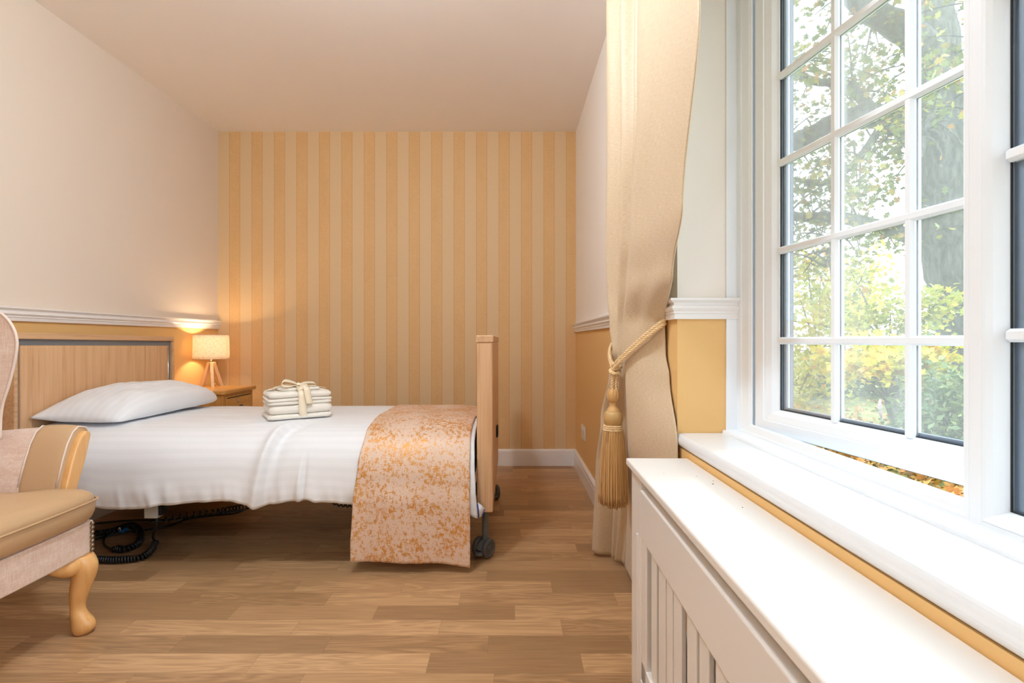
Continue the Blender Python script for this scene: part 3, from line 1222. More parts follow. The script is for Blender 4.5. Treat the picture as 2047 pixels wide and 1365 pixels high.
tag(surf('bed_runner', 70, 160, runner_f, MAT['runner'], None, 0.003, lambda u, v: (u * 0.46, v * RLEN), offset=1),
    'blush and copper patterned runner draped across the foot of the bed', 'bed runner')

# pillow -------------------------------------------------------------
PC = Vector((-1.787, 2.515, 0.607))
PT = math.radians(3)


def pillow_f(side):
    def f(u, v):
        a, b = 2 * u - 1, 2 * v - 1
        ax, ay = abs(a), abs(b)
        h = ((1 - ax ** 2.8) ** 0.52) * ((1 - ay ** 2.5) ** 0.62) if ax < 1 and ay < 1 else 0.0
        pinch = 1 - 0.07 * (1 - a * a) * ay ** 4
        pinchb = 1 - 0.10 * (1 - b * b) * ax ** 4
        lx = a * 0.200 * pinchb
        ly = b * 0.405 * pinch
        rc_ = (max(a, 0) ** 3) * (ay ** 3)
        lx -= 0.055 * rc_
        ly -= 0.05 * rc_ * (1 if b > 0 else -1)
        wr = 0.011 * nz(a * 2.2, b * 3.2, side * 3 + 0.7) + 0.006 * nz(a * 4 + b * 3, b * 7, side + 5.0)
        crease = -0.010 * math.exp(-((b + 0.05 - 0.3 * (a - .3)) / 0.06) ** 2) * math.exp(-((a - 0.35) / 0.35) ** 2)
        lz = side * (h * (0.086 if side > 0 else 0.070) + (wr + (crease if side > 0 else 0)) * h)
        sag = -(0.042 if b < 0 else 0.028) * b * b * (0.4 + 0.6 * ay)
        x = lx * math.cos(PT) + lz * math.sin(PT)
        z = -lx * math.sin(PT) + lz * math.cos(PT) + sag
        zz = PC.z + z
        px_ = PC.x + x
        py_ = PC.y + ly
        zz = max(zz, 0.553 + 0.004 * h)
        return Vector((max(px_, -1.984), py_, zz))
    return f


up, lo = pillow_f(1), pillow_f(-1)
N1, N2 = 60, 90
me = bpy.data.meshes.new('pillow')
vs = [tuple(up(i / N1, j / N2)) for j in range(N2 + 1) for i in range(N1 + 1)]
vs2 = [tuple(lo(i / N1, j / N2)) for j in range(N2 + 1) for i in range(N1 + 1)]
fa = []
for j in range(N2):
    for i in range(N1):
        a = j * (N1 + 1) + i
        fa.append((a, a + 1, a + N1 + 2, a + N1 + 1))
n0 = len(vs)
fa += [tuple(n0 + k for k in reversed(q)) for q in fa[:]]
me.from_pydata(vs + vs2, [], fa)
uvl = me.uv_layers.new(name='UVMap')
for l in me.loops:
    k = l.vertex_index % n0
    uvl.data[l.index].uv = ((k // (N1 + 1)) / N2 * 0.8, (k % (N1 + 1)) / N1 * 0.45)
b_ = bmesh.new(); b_.from_mesh(me); bmesh.ops.remove_doubles(b_, verts=b_.verts, dist=0.0015); b_.to_mesh(me); b_.free()
pw = link_mesh('pillow', me, MAT['sheet'], None, True)
tag(pw, 'plump white pillow leaning against the oak headboard', 'pillow')


# towels -------------------------------------------------------------
def slab(cx, cy, rot, w, d, z0, h, layers, seed, r=0.02, jitter=0.003, skew=0.0):
    """a folded towel: soft stack of folds with rounded fold edges; returns a bmesh."""
    bm = BM()
    out = rrect(-w / 2, w / 2, -d / 2, d / 2, r, 5)
    # densify
    pts = []
    for i in range(len(out)):
        a, b = out[i], out[(i + 1) % len(out)]
        n = max(1, int(math.hypot(b[0] - a[0], b[1] - a[1]) / 0.012))
        for k in range(n):
            pts.append((a[0] + (b[0] - a[0]) * k / n, a[1] + (b[1] - a[1]) * k / n))
    lev = []
    hl = h / layers
    for q in range(layers):
        for t, ins in ((0.04, 0.009), (0.2, 0.003), (0.5, 0.0), (0.8, 0.003), (0.96, 0.009)):
            lev.append((q * hl + t * hl, ins, q))
    lev.append((h, 0.022, layers)); lev.append((h + 0.002, 0.05, layers))
    ca, sa = math.cos(rot), math.sin(rot)
    L = []
    for z, ins, q in lev:
        loop = []
        for (x, y) in pts:
            fx_, fy_ = 1 - 2 * ins / w, 1 - 2 * ins / d
            xx, yy = x * fx_ + skew * z, y * fy_
            wob = jitter * nz(x * 14, y * 14 + q * 3, seed)
            zz = z0 + z + jitter * 1.2 * nz(x * 11, q * 2.1 + y * 11, seed + 4) * (1 if z > 0.01 else 0.0)
            xx += wob; yy += wob
            loop.append(Vector((cx + xx * ca - yy * sa, cy + xx * sa + yy * ca, zz)))
        L.append(loop)
    rings(bm, L)
    return bm


TR = math.radians(33)
TX, TY, TZ = -0.985, 2.365, 0.549
tw = [('folded_towel', 0.272, 0.205, 0.023, 1, 'lowest and thinnest folded cream towel of the stack on the bed'),
      ('folded_towel', 0.268, 0.200, 0.039, 1, 'thick folded cream towel second from the bottom of the stack on the bed'),
      ('folded_towel', 0.272, 0.202, 0.030, 2, 'folded cream towel third from the bottom of the stack, with two folds showing'),
      ('folded_towel', 0.266, 0.196, 0.026, 1, 'folded cream towel fourth from the bottom of the stack, just under the flannel')]
zc = TZ
for k, (nm, w_, d_, h_, ly, lb) in enumerate(tw):
    o = link(nm, slab(TX + 0.002 * (k % 2), TY, TR, w_, d_, zc, h_, ly, k * 7.3, 0.022, 0.004), MAT['towel'], None, True)
    tag(o, lb, 'towel', 'cream towels stacked on the bed')
    zc += h_ + 0.0005
o = link('folded_flannel', slab(TX - 0.006, TY + 0.012, TR + 0.06, 0.175, 0.15, zc + 0.001, 0.014, 1, 41, 0.012, 0.002), MAT['towel'], None, True)
tag(o, 'small cream flannel folded on top of the towel stack under the bow', 'flannel', 'cream towels stacked on the bed')
zc += 0.018
rb = empty('gift_ribbon', (TX, TY, zc), 'cream satin ribbon tied in a bow around the towel stack', 'ribbon')
ca, sa = math.cos(TR), math.sin(TR)
loc = lambda x, y, z: Vector((TX + x * ca - y * sa, TY + x * sa + y * ca, z))


def strip(name, pts, width, axis=(1, 0, 0), taper=None, lab=None):
    """satin strip along local points; width along the local axis."""
    P = cr(pts, 8)
    ax = Vector(axis)
    loops = []
    for i, p in enumerate(P):
        t = i / (len(P) - 1)
        w_ = width * (taper(t) if taper else 1)
        a_, b_ = p - ax * w_ / 2, p + ax * w_ / 2
        loops.append((a_, b_))
    bm = BM()
    R = [[bm.verts.new(loc(*q)) for q in (a_, (a_ + b_) / 2, b_)] for a_, b_ in loops]
    for A, B in zip(R, R[1:]):
        for i in range(2):
            bm.faces.new((A[i], A[i + 1], B[i + 1], B[i]))
    o_ = link(name, bm, MAT['ribbon'], rb, True)
    md = o_.modifiers.new('solid', 'SOLIDIFY'); md.thickness = 0.0012; md.offset = 0
    if lab: tag(o_, lab)
    return o_


rz = zc + 0.002
strip('band', [(0.012, -0.098, TZ + 0.006), (0.006, -0.1075, TZ + 0.03), (0.004, -0.1075, TZ + 0.08), (0.004, -0.104, TZ + 0.112), (0.004, -0.075, rz - 0.004), (0.0, 0.0, rz), (0, 0.07, rz - 0.004),
               (0, 0.105, TZ + 0.11), (0, 0.108, TZ + 0.05), (0, 0.105, TZ + 0.006)], 0.034)
strip('band', [(-0.13, 0.01, rz - 0.016), (-0.06, 0.01, rz - 0.001), (0, 0.01, rz + 0.002), (0.06, 0.01, rz - 0.003), (0.13, 0.01, rz - 0.016)], 0.03, (0, 1, 0))
kn = (0.0, -0.035, rz + 0.008)
strip('bow_loop', [kn, (-0.03, -0.05, rz + 0.022), (-0.062, -0.06, rz + 0.030), (-0.075, -0.066, rz + 0.016), (-0.05, -0.06, rz + 0.004), kn], 0.028, (0.25, 0.9, 0.3), lambda t: 0.5 + 0.6 * math.sin(math.pi * t))
strip('bow_loop', [kn, (0.015, -0.055, rz + 0.010), (0.012, -0.085, rz + 0.004), (0.004, -0.094, rz - 0.010), (0.0, -0.07, rz - 0.004), kn], 0.034, (0.95, 0.1, 0.2), lambda t: 0.5 + 0.7 * math.sin(math.pi * t))
strip('bow_loop', [kn, (0.03, -0.03, rz + 0.016), (0.065, -0.03, rz + 0.014), (0.075, -0.03, rz + 0.004), (0.045, -0.03, rz + 0.002), kn], 0.03, (0.0, 1.0, 0.2), lambda t: 0.5 + 0.6 * math.sin(math.pi * t))
strip('ribbon_tail', [kn, (0.018, -0.075, rz + 0.005), (0.022, -0.108, rz - 0.008), (0.026, -0.1125, rz - 0.04), (0.034, -0.113, rz - 0.075)], 0.03, (0.95, 0.2, 0.0))
strip('ribbon_tail', [kn, (-0.02, -0.02, rz + 0.004), (-0.05, 0.0, rz + 0.006), (-0.085, 0.02, rz - 0.003)], 0.024, (0.3, 0.9, 0.0))
bm = BM()
lathe(bm, [(0.001, -0.009), (0.008, -0.006), (0.011, 0), (0.008, 0.006), (0.001, 0.009)], loc(*kn), 14)
link('knot', bm, MAT['ribbon'], rb, True)

# ------------------------------------------------------------------ bedside cabinet
nsx = -1.712
ns = empty('bedside_cabinet', (-1.9, 3.26, 0), 'small golden oak bedside cabinet in the corner beyond the bed', 'bedside cabinet')
bm = BM()
ol = [(-2.095, 3.064), (nsx - 0.014, 3.064), (nsx, 3.082), (nsx, 3.452), (-2.095, 3.452)]
rings(bm, [[Vector((x, y, z)) for x, y in ol] for z in (0.571, 0.594)])
link('top', bm, MAT['pine'], ns, bevel=0.004, seg=3)
bm = BM(); box(bm, -2.09, nsx - 0.017, 3.082, 3.438, 0.02, 0.571)
cb = link('body', bm, MAT['pine_z'], ns, bevel=0.003)
bm = BM(); box(bm, nsx - 0.0172, nsx - 0.010, 3.112, 3.408, 0.420, 0.553)
dr = link('drawer', bm, MAT['pine'], ns, bevel=0.003)
bm = BM(); box(bm, nsx - 0.0101, nsx - 0.0085, 3.112, 3.400, 0.543, 0.549)  # raised dark strip painted in for the shade inside the slot
tag(link('slot_shade', bm, MAT['darkgrey'], dr), 'dark strip standing in for the shade of the slot above the drawer front')
bm = BM()
L = [[Vector((nsx - 0.010 + d, 3.235 + math.cos(a) * r, 0.520 + math.sin(a) * r)) for a in [2 * math.pi * k / 16 for k in range(16)]] for r, d in ((0.011, 0), (0.011, 0.004), (0.009, 0.006), (0.004, 0.0065))]
rings(bm, L)
link('lock', bm, MAT['chrome'], dr, True)
bm = BM()
L = [[Vector((nsx - 0.010 + d, 3.235 + math.cos(a) * r, 0.472 + math.sin(a) * r)) for a in [2 * math.pi * k / 18 for k in range(18)]] for r, d in ((0.012, 0), (0.012, 0.012), (0.022, 0.018), (0.024, 0.026), (0.016, 0.032), (0.003, 0.034))]
rings(bm, L)
tag(link('knob', bm, plain('dark_bronze', (88, 78, 72), 0.4, 0.3), dr, True), 'round dark knob')
bm = BM(); box(bm, nsx - 0.0172, nsx - 0.010, 3.112, 3.408, 0.06, 0.412)
dd = link('door', bm, MAT['pine_z'], ns, bevel=0.003)
for yy in (3.10, 3.42):
    pass

# ------------------------------------------------------------------ table lamp
LC = Vector((-1.976, 3.385, 0.594))
tl = empty('table_lamp', LC, 'lit table lamp with linen drum shade on a wooden tripod', 'lamp')
for fx_, fy_ in ((-0.066, 0.018), (0.041, -0.056), (0.028, 0.060)):
    bm = BM()
    d = Vector((fx_, fy_, 0)).normalized()
    s = Vector((-d.y, d.x, 0))
    w = 0.0095
    base = LC + Vector((fx_, fy_, 0))
    topp = LC + d * 0.010 + Vector((0, 0, 0.160))
    L = [[base + d * a + s * b for a, b in ((-.008, -w), (.016, -w), (.016, w), (-.008, w))],
         [topp + d * a + s * b for a, b in ((-.008, -w), (.016, -w), (.016, w), (-.008, w))]]
    rings(bm, L)
    link('leg', bm, MAT['lampwood'], tl, bevel=0.002)
bm = BM()
tube(bm, [LC + Vector((0, 0, 0.12)), LC + Vector((0, 0, 0.20))], 0.006, 12)
lathe(bm, [(0.014, 0.195), (0.014, 0.235), (0.010, 0.238)], LC, 16)
link('stem', bm, MAT['chrome'], tl, True)
RS0, RS1, ZS0, ZS1 = 0.108, 0.1045, 0.777 - 0.594, 0.934 - 0.594


def shade_f(u, v):
    a = 2 * math.pi * u
    r = RS0 + (RS1 - RS0) * v
    return LC + Vector((math.cos(a) * r, math.sin(a) * r, ZS0 + (ZS1 - ZS0) * v))


sh = surf('shade', 64, 6, shade_f, MAT['shade'], tl, 0.0015, lambda u, v: (u * 0.66, v * 0.157))
rim_m = plain('shade_tape', (228, 200, 164), 0.8)
for r, z in ((RS0, ZS0), (RS1, ZS1)):
    bm = BM()
    tube(bm, [LC + Vector((math.cos(2 * math.pi * k / 48) * r, math.sin(2 * math.pi * k / 48) * r, z)) for k in range(48)], 0.0016, 6, wrap=True)
    link('rim', bm, rim_m, sh, True)
bm = BM()
bmesh.ops.create_uvsphere(bm, u_segments=16, v_segments=10, radius=0.026, matrix=Matrix.Translation(LC + Vector((0, 0, 0.265))))
link('bulb', bm, MAT['bulb'], tl, True)
bm = BM()
tube(bm, cr([LC + Vector(q) for q in ((0, 0.0, 0.13), (-0.01, 0.02, 0.06), (-0.02, 0.04, 0.012), (-0.028, 0.055, 0.006), (-0.012, 0.062, 0.016), (0.0, 0.05, 0.006), (-0.05, 0.06, 0.004), (-0.09, 0.06, 0.004))], 8), 0.0025, 6)
tag(link('flex', bm, plain('amber_flex', (176, 132, 76), 0.4), tl, True), 'curl of thin cord behind the legs')
light('lamp_glow', 'POINT', LC + Vector((0, 0, 0.268)), LAMP_POWER, (1.0, 0.76, 0.48), shadow_soft_size=0.028)

# ------------------------------------------------------------------ unseen fill lamps added to brighten the room
for k, (lx, ly, pw_) in enumerate(FILL_LAMPS):
    cl = empty('fill_lamp', (lx, ly, CZ), ['added unseen fill lamp nearer the bed', 'added unseen fill lamp nearer the front wall'][k], 'ceiling light', 'added fill lamps')
    bm = BM(); lathe(bm, [(0.17, -0.022), (0.175, -0.01), (0.175, 0.0)], (lx, ly, CZ), 32)
    link('base', bm, MAT['trim'], cl)
    bm = BM(); lathe(bm, [(0.02, -0.085), (0.08, -0.078), (0.13, -0.058), (0.155, -0.035), (0.16, -0.022)], (lx, ly, CZ), 32)
    link('fill_diffuser', bm, MAT['fill_diffuser'], cl, True)
    light('fill_lamp_glow', 'POINT', (lx, ly, CZ - 0.17), pw_, (0.77, 0.90, 1.0), shadow_soft_size=0.08)

# ------------------------------------------------------------------ curtain
KEYS = [
    (2.34, [(.430, 1.02), (.408, 1.14), (.386, 1.28), (.362, 1.42), (.425, 1.49), (.378, 1.55), (.432, 1.61), (.364, 1.665), (.432, 1.74), (.352, 1.80), (.360, 1.885)]),
    (1.60, [(.405, 1.088), (.398, 1.18), (.384, 1.31), (.362, 1.455), (.430, 1.50), (.378, 1.555), (.436, 1.605), (.366, 1.67), (.436, 1.735), (.354, 1.81), (.362, 1.895)]),
    (1.22, [(.412, 1.222), (.400, 1.31), (.384, 1.43), (.362, 1.545), (.422, 1.575), (.378, 1.61), (.428, 1.645), (.366, 1.695), (.430, 1.75), (.352, 1.82), (.360, 1.90)]),
    (1.08, [(.424, 1.335), (.406, 1.41), (.386, 1.50), (.362, 1.592), (.416, 1.615), (.377, 1.645), (.424, 1.67), (.366, 1.715), (.426, 1.76), (.353, 1.81), (.362, 1.88)]),
    (0.95, [(.462, 1.530), (.430, 1.555), (.396, 1.598), (.363, 1.638), (.412, 1.66), (.376, 1.69), (.420, 1.70), (.367, 1.735), (.420, 1.76), (.357, 1.785), (.368, 1.84)]),
    (0.86, [(.464, 1.530), (.432, 1.56), (.398, 1.595), (.364, 1.650), (.400, 1.66), (.378, 1.685), (.410, 1.69), (.370, 1.725), (.410, 1.75), (.362, 1.765), (.374, 1.81)]),
    (0.79, [(.466, 1.500), (.436, 1.54), (.402, 1.585), (.370, 1.640), (.402, 1.67), (.382, 1.70), (.412, 1.70), (.372, 1.735), (.412, 1.76), (.356, 1.79), (.372, 1.84)]),
    (0.60, [(.462, 1.412), (.436, 1.47), (.408, 1.54), (.380, 1.650), (.430, 1.72), (.405, 1.76), (.445, 1.80), (.378, 1.83), (.440, 1.88), (.346, 1.90), (.372, 1.98)]),
    (0.40, [(.464, 1.392), (.446, 1.46), (.425, 1.57), (.400, 1.740), (.446, 1.80), (.416, 1.85), (.450, 1.88), (.400, 1.93), (.440, 1.97), (.345, 2.01), (.375, 2.09)]),
    (0.016, [(.466, 1.380), (.462, 1.50), (.452, 1.68), (.446, 1.970), (.460, 2.01), (.425, 2.05), (.452, 2.06), (.416, 2.075), (.440, 2.10), (.346, 2.125), (.380, 2.20)]),
]
KEYS = sorted(KEYS)
NC = 10 * 9 + 1
ROWS = []
for z, pts_ in KEYS:
    ROWS.append((z, cr([(a, b, 0) for a, b in pts_], 9)))
ROWZ = [r[0] for r in ROWS]


def curtain_f(u, v):
    z = 0.016 + v * (2.34 - 0.016)
    i = min(int(round(u * (NC - 1))), NC - 1)
    k = 0
    while k < len(ROWZ) - 2 and z > ROWZ[k + 1]:
        k += 1
    t = (z - ROWZ[k]) / (ROWZ[k + 1] - ROWZ[k])
    t = t * t * (3 - 2 * t) if k not in (0,) else t
    p = ROWS[k][1][i].lerp(ROWS[k + 1][1][i], t)
    n = 0.004 * nz(u * 6, z * 2.2, 3.1) * (1 if abs(z - 0.87) > 0.1 else 0.5)
    if i > 27:
        n += 0.006 * math.sin(i * 0.95 + z * 0.8) * min(1, (i - 27) / 6)
    # drag lines fanning out from the cord
    if i < 34:
        d = max(0.0, 1 - abs(z - (0.90 + 0.08 * (1 - i / 34))) / 0.28)
        n += 0.004 * d * min(1, abs(z - (0.845 + 0.10 * (1 - i / 34))) / 0.06) * math.sin(i * 0.33 + (z - 0.9) * 16) * math.sin(math.pi * min(1, i / 30))
    x = min(p.x + n, 0.4695) if z < 1.3 and i < 4 else p.x + n
    return Vector((x, p.y, z))


ct = empty('curtain', (0.41, 1.7, 0), 'long gold sateen curtain tied back beside the window', 'curtain')
surf('drape', NC - 1, 150, curtain_f, MAT['curtain'], ct, 0.0025, lambda u, v: (u * 1.6, v * 2.3), offset=0)
bm = BM(); box(bm, 0.392, 0.404, -1.3, 2.0, 2.342, 2.36)
for yy in (-1.0, 0.2, 1.4):
    box(bm, 0.40, RW, yy, yy + 0.02, 2.345, 2.36)
tag(link('curtain_track', bm, MAT['trim']), 'white curtain track above the window', 'curtain track')

tb = empty('curtain_tieback', (0.345, 1.69, 0.80), 'gold rope tieback with a large tassel round the curtain', 'tieback')
A = [(0.4715, 1.570, 0.970), (0.4605, 1.528, 0.958), (0.442, 1.528, 0.945), (0.414, 1.551, 0.918), (0.381, 1.588, 0.880), (0.352, 1.630, 0.842), (0.341, 1.662, 0.822), (0.345, 1.688, 0.812)]
bm = BM()
for off in (0.0, 1.0):
    q = [Vector(p) + Vector((-0.0015, -0.001, -0.0120)) * off for p in A]
    rope(bm, cr(q, 24), 0.0062, 0.026)
Bp = [(0.346, 1.690, 0.812), (0.345, 1.722, 0.818), (0.3435, 1.76, 0.842), (0.352, 1.800, 0.872), (0.385, 1.845, 0.905), (0.44, 1.83, 0.935), (0.4715, 1.80, 0.955)]
for off in (0.0, 1.0):
    q = [Vector(p) + Vector((-0.002, -0.004, -0.010)) * off for p in Bp]
    rope(bm, cr(q, 24), 0.0062, 0.026)
link('cord', bm, MAT['rope'], tb, True)
kc = Vector((0.343, 1.678, 0.805))
bm = BM()
for q in range(3):
    rope(bm, [kc + Vector((0.014 * math.cos(a) * (1 if q < 2 else .5) + (0.004 if q == 1 else 0), 0.012 * math.sin(a), 0.010 * (q - 1) + 0.006 * math.sin(a + q * 2))) for a in [2 * math.pi * k / 40 * 1.05 for k in range(41)]], 0.0068, 0.026)
link('knot', bm, MAT['rope'], tb, True)
bm = BM()
for sx in (-0.0065, 0.0065):
    rope(bm, cr([kc + Vector((sx * 0.8, -0.003, 0)), Vector((0.3415 + sx, 1.680, 0.775)), Vector((0.3405 + sx * 0.9, 1.683, 0.735))], 26), 0.0062, 0.026)
link('hanging_cord', bm, MAT['rope'], tb, True)
TC = Vector((0.3385, 1.685, 0))
ts = empty('tassel', TC + Vector((0, 0, 0.733)))
ts.parent = tb
ts.matrix_parent_inverse = Matrix.Translation(tb.location).inverted()
bm = BM()
lathe(bm, [(0.006, 0.738), (0.014, 0.737), (0.0185, 0.730), (0.020, 0.720), (0.0195, 0.708), (0.016, 0.696), (0.012, 0.692)], TC, 28)
for k in range(7):
    a = 2 * math.pi * k / 7
    tube(bm, [TC + Vector((math.cos(a) * r, math.sin(a) * r, z)) for r, z in ((0.007, 0.7395), (0.0145, 0.738), (0.019, 0.731), (0.0205, 0.720), (0.020, 0.708), (0.0165, 0.696))], 0.0012, 5)
link('bead', bm, MAT['fringe'], ts, True)
bm = BM()
lathe(bm, [(0.013, 0.693), (0.0135, 0.688), (0.0125, 0.684), (0.016, 0.676), (0.0215, 0.667), (0.023, 0.664)], TC, 28)
link('neck', bm, MAT['fringe'], ts, True)
bm = BM()
lathe(bm, [(0.023, 0.665), (0.0285, 0.657), (0.0315, 0.646), (0.0315, 0.636), (0.029, 0.625), (0.0265, 0.619)], TC, 28)
link('bowl', bm, MAT['bead'], ts, True)
bm = BM()
for z, r in ((0.617, 0.0285), (0.6105, 0.0295), (0.604, 0.0305)):
    rope(bm, [TC + Vector((math.cos(a) * r, math.sin(a) * r, z)) for a in [2 * math.pi * k / 60 for k in range(61)]], 0.0042, 0.012, 2)
link('collar', bm, MAT['rope'], ts, True)
bm = BM()
for k in range(420):
    a = random.random() * 2 * math.pi
    r0 = 0.030 * random.uniform(0.82, 1.0)
    sp = random.uniform(1.25, 1.68)
    zb = 0.360 + random.uniform(0, 0.014) + 0.006 * math.sin(a)
    da = random.uniform(-0.10, 0.10)
    if random.random() < 0.03:
        sp *= 1.06; zb -= 0.006
    P = [TC + Vector((math.cos(a) * r0, math.sin(a) * r0, 0.606)), TC + Vector((math.cos(a + da * .2) * r0 * 1.18, math.sin(a + da * .2) * r0 * 1.18, 0.575)),
         TC + Vector((math.cos(a + da * .6) * r0 * (1 + (sp - 1) * .75), math.sin(a + da * .6) * r0 * (1 + (sp - 1) * .75), 0.48)),
         TC + Vector((math.cos(a + da) * r0 * sp, math.sin(a + da) * r0 * sp, zb))]
    tube(bm, cr(P, 4), 0.0013, 4)
o = link('fringe', bm, MAT['fringe'], ts, True)
tag(o, kind='stuff')
bm = BM()
lathe(bm, [(0.027, 0.606), (0.035, 0.56), (0.040, 0.46), (0.042, 0.375)], TC, 24)
link('fringe_core', bm, MAT['fringe'], ts, True)
bm = BM()
tube(bm, [(0.472, 1.578, 0.963), (0.460, 1.578, 0.963), (0.454, 1.578, 0.968)], 0.004, 8)
tag(link('curtain_hook', bm, MAT['chrome'], None, True), 'small metal hook holding the rope tieback to the wall', 'hook')

# ------------------------------------------------------------------ wing armchair
CY = 1.335
ch = empty('wing_armchair', (-1.62, CY, 0), 'blush wing armchair with tan vinyl seat and wooden cabriole legs', 'armchair')
mir = lambda y, s: CY + (y - CY) * s


def outline_dense(o, step=0.02):
    out = []
    for i in range(len(o)):
        a, b = o[i], o[(i + 1) % len(o)]
        n = max(1, int(math.hypot(b[0] - a[0], b[1] - a[1]) / step))
        for k in range(n):
            out.append((a[0] + (b[0] - a[0]) * k / n, a[1] + (b[1] - a[1]) * k / n))
    return out


# seat frame upholstered in fabric
bm = BM()
def bowf(y):  # front rail bows very slightly
    return -1.306 + 0.010 * (1 - ((y - CY) / 0.27) ** 2)
ol = [(bowf(CY + 0.272 * math.cos(math.pi * k / 16)), CY + 0.272 * math.cos(math.pi * k / 16)) for k in range(17)]
ol = [(-1.93, CY - 0.262), (-1.93, CY + 0.262), (-1.34, CY + 0.274), (-1.320, CY + 0.274)] + ol + [(-1.320, CY - 0.274), (-1.34, CY - 0.274)]
rings(bm, [[Vector((x, y, z)) for x, y in ol] for z in (0.238, 0.336)])
sr = link('seat_rail', bm, MAT['chenille'], ch, bevel=0.009, seg=3, angle=50)
for s in (1, -1):
    for k in range(7):
        bm = BM()
        y0 = mir(1.594, s); z = 0.247 + k * 0.0135
        bmesh.ops.create_uvsphere(bm, u_segments=10, v_segments=6, radius=0.0062, matrix=Matrix.Translation((bowf(y0) + 0.0045, y0, z)))
        link('stud', bm, MAT['brass'], sr, True)
# seat cushion
bm = BM()
ol = []
for s in (1,):
    half = [(-1.90, 1.566), (-1.60, 1.570), (-1.400, 1.572), (-1.372, 1.585), (-1.366, 1.606), (-1.345, 1.614), (-1.315, 1.614), (-1.296, 1.606), (-1.286, 1.588), (-1.281, 1.54), (-1.277, 1.45), (-1.276, CY)]
ol = [(x, y) for x, y in half] + [(x, 2 * CY - y) for x, y in reversed(half[:-1])]
ol = outline_dense(ol, 0.03)
cxm = -1.59
LV = [(0.336, .030), (0.342, .016), (0.352, .008), (0.370, .003), (0.388, .001), (0.399, .003), (0.403, 0.006), (0.410, .004), (0.424, .010), (0.434, .022), (0.441, .040), (0.447, .07), (0.452, .12), (0.455, .19), (0.4562, .235), (0.4566, .262)]
loops = []
for z, ins in LV:
    hx, hy = 0.315, 0.28
    loops.append([Vector((cxm + (x - cxm) * (1 - ins / hx), CY + (y - CY) * (1 - ins / hy), z)) for x, y in ol])
rings(bm, loops)
cu = link('seat_cushion', bm, MAT['vinyl'], ch, True)
bm = BM()
pp = [Vector((cxm + (x - cxm) * 1.0 + (0.002 if x > -1.5 else 0), CY + (y - CY) * 1.001, 0.4045)) for x, y in ol]
tube(bm, pp, 0.0032, 8, wrap=True)
tag(link('piping', bm, MAT['vinyl'], cu, True), 'tan piped seam round the cushion')

ARM = [(1.560, .33), (1.578, .445), (1.600, .52), (1.618, .57), (1.638, .604), (1.660, .618), (1.686, .612), (1.699, .588), (1.690, .54), (1.668, .47), (1.652, .42), (1.640, .33)]
FACE = [(1.570, .33), (1.592, .445), (1.612, .51), (1.628, .554), (1.640, .578), (1.652, .593), (1.666, .603), (1.680, .602), (1.687, .590), (1.684, .575), (1.662, .50), (1.637, .438), (1.617, .33)]
armc = (1.64, 0.47)
for s, lb in ((1, 'far arm'), (-1, 'near arm')):
    def P(y, z, x, k=1.0, dz=0.0):
        return Vector((x, mir(armc[0] + (y - armc[0]) * k, s), armc[1] + (z - armc[1]) * k + dz if z > .34 else z))
    bm = BM()
    rings(bm, [[P(y, z, x, 1.0, dz) for y, z in ARM] for x, dz in ((-1.94, -.020), (-1.85, -.019), (-1.75, -.018), (-1.65, -.013), (-1.58, -.007), (-1.53, -.003), (-1.505, 0.0))])
    ar = link('arm', bm, MAT['chenille'], ch, True, bevel=0)
    bm = BM()
    rings(bm, [[P(y, z, x, k, 0) for y, z in ARM] for x, k in ((-1.515, 0.98), (-1.512, 1.01), (-1.503, 1.03), (-1.47, 1.045), (-1.44, 1.045), (-1.415, 1.03), (-1.402, 1.005), (-1.398, 0.97))])
    link('arm_pad', bm, MAT['vinyl'], ar, True)
    for x, k in ((-1.516, 1.012), (-1.399, 1.0)):
        bm = BM()
        tube(bm, [P(y, z, x, k) for y, z in ARM[1:8]], 0.0028, 6)
        link('piping', bm, MAT['piping'], ar, True)
    bm = BM()
    rings(bm, [[Vector((x, mir(y, s), z)) for y, z in FACE] for x in (-1.402, -1.378)])
    tag(link('arm_facing', bm, MAT['beech'], ar, bevel=0.007, seg=3, angle=50), 'polished wooden front of the arm')

WING = [(-1.602, .585), (-1.601, .65), (-1.594, .70), (-1.576, .755), (-1.558, .826), (-1.550, .879), (-1.554, .917), (-1.568, .948), (-1.590, .974), (-1.616, .990), (-1.66, 1.012), (-1.73, 1.045), (-1.80, 1.085), (-1.86, 1.125), (-1.95, 1.14), (-1.95, .585)]
wsm = [(p.x, p.y) for p in cr([(a, b, 0) for a, b in WING[:14]], 4)] + [WING[14], WING[15]]
for s in (1, -1):
    bm = BM()
    rings(bm, [[Vector((x - dx * min(1, (x + 1.97) / 0.2), mir(y, s), z - dx * 0.4)) for x, z in wsm] for y, dx in ((1.606, 0), (1.618, 0.013), (1.655, 0.062))])
    wg = link('wing', bm, MAT['chenille'], ch, bevel=0.006, seg=3, angle=50)
    bm = BM()
    for y in (1.608,):
        tube(bm, [Vector((x + 0.0015, mir(y, s), z)) for x, z in wsm[:-2]], 0.0042, 8)
    tag(link('piping', bm, MAT['piping'], wg, True), 'pale piping along the wing edge')
bm = BM()
bl = []
for z, x0, x1 in ((0.336, -1.93, -1.80), (0.45, -1.935, -1.775), (0.60, -1.945, -1.785), (0.80, -1.96, -1.80), (1.0, -1.975, -1.83), (1.10, -1.985, -1.86), (1.145, -1.985, -1.90)):
    bl.append([Vector((x, y, z)) for x, y in rrect(x0, x1, CY - 0.265, CY + 0.265, 0.03, 3)])
rings(bm, bl)
link('backrest', bm, MAT['chenille'], ch, True, bevel=0)


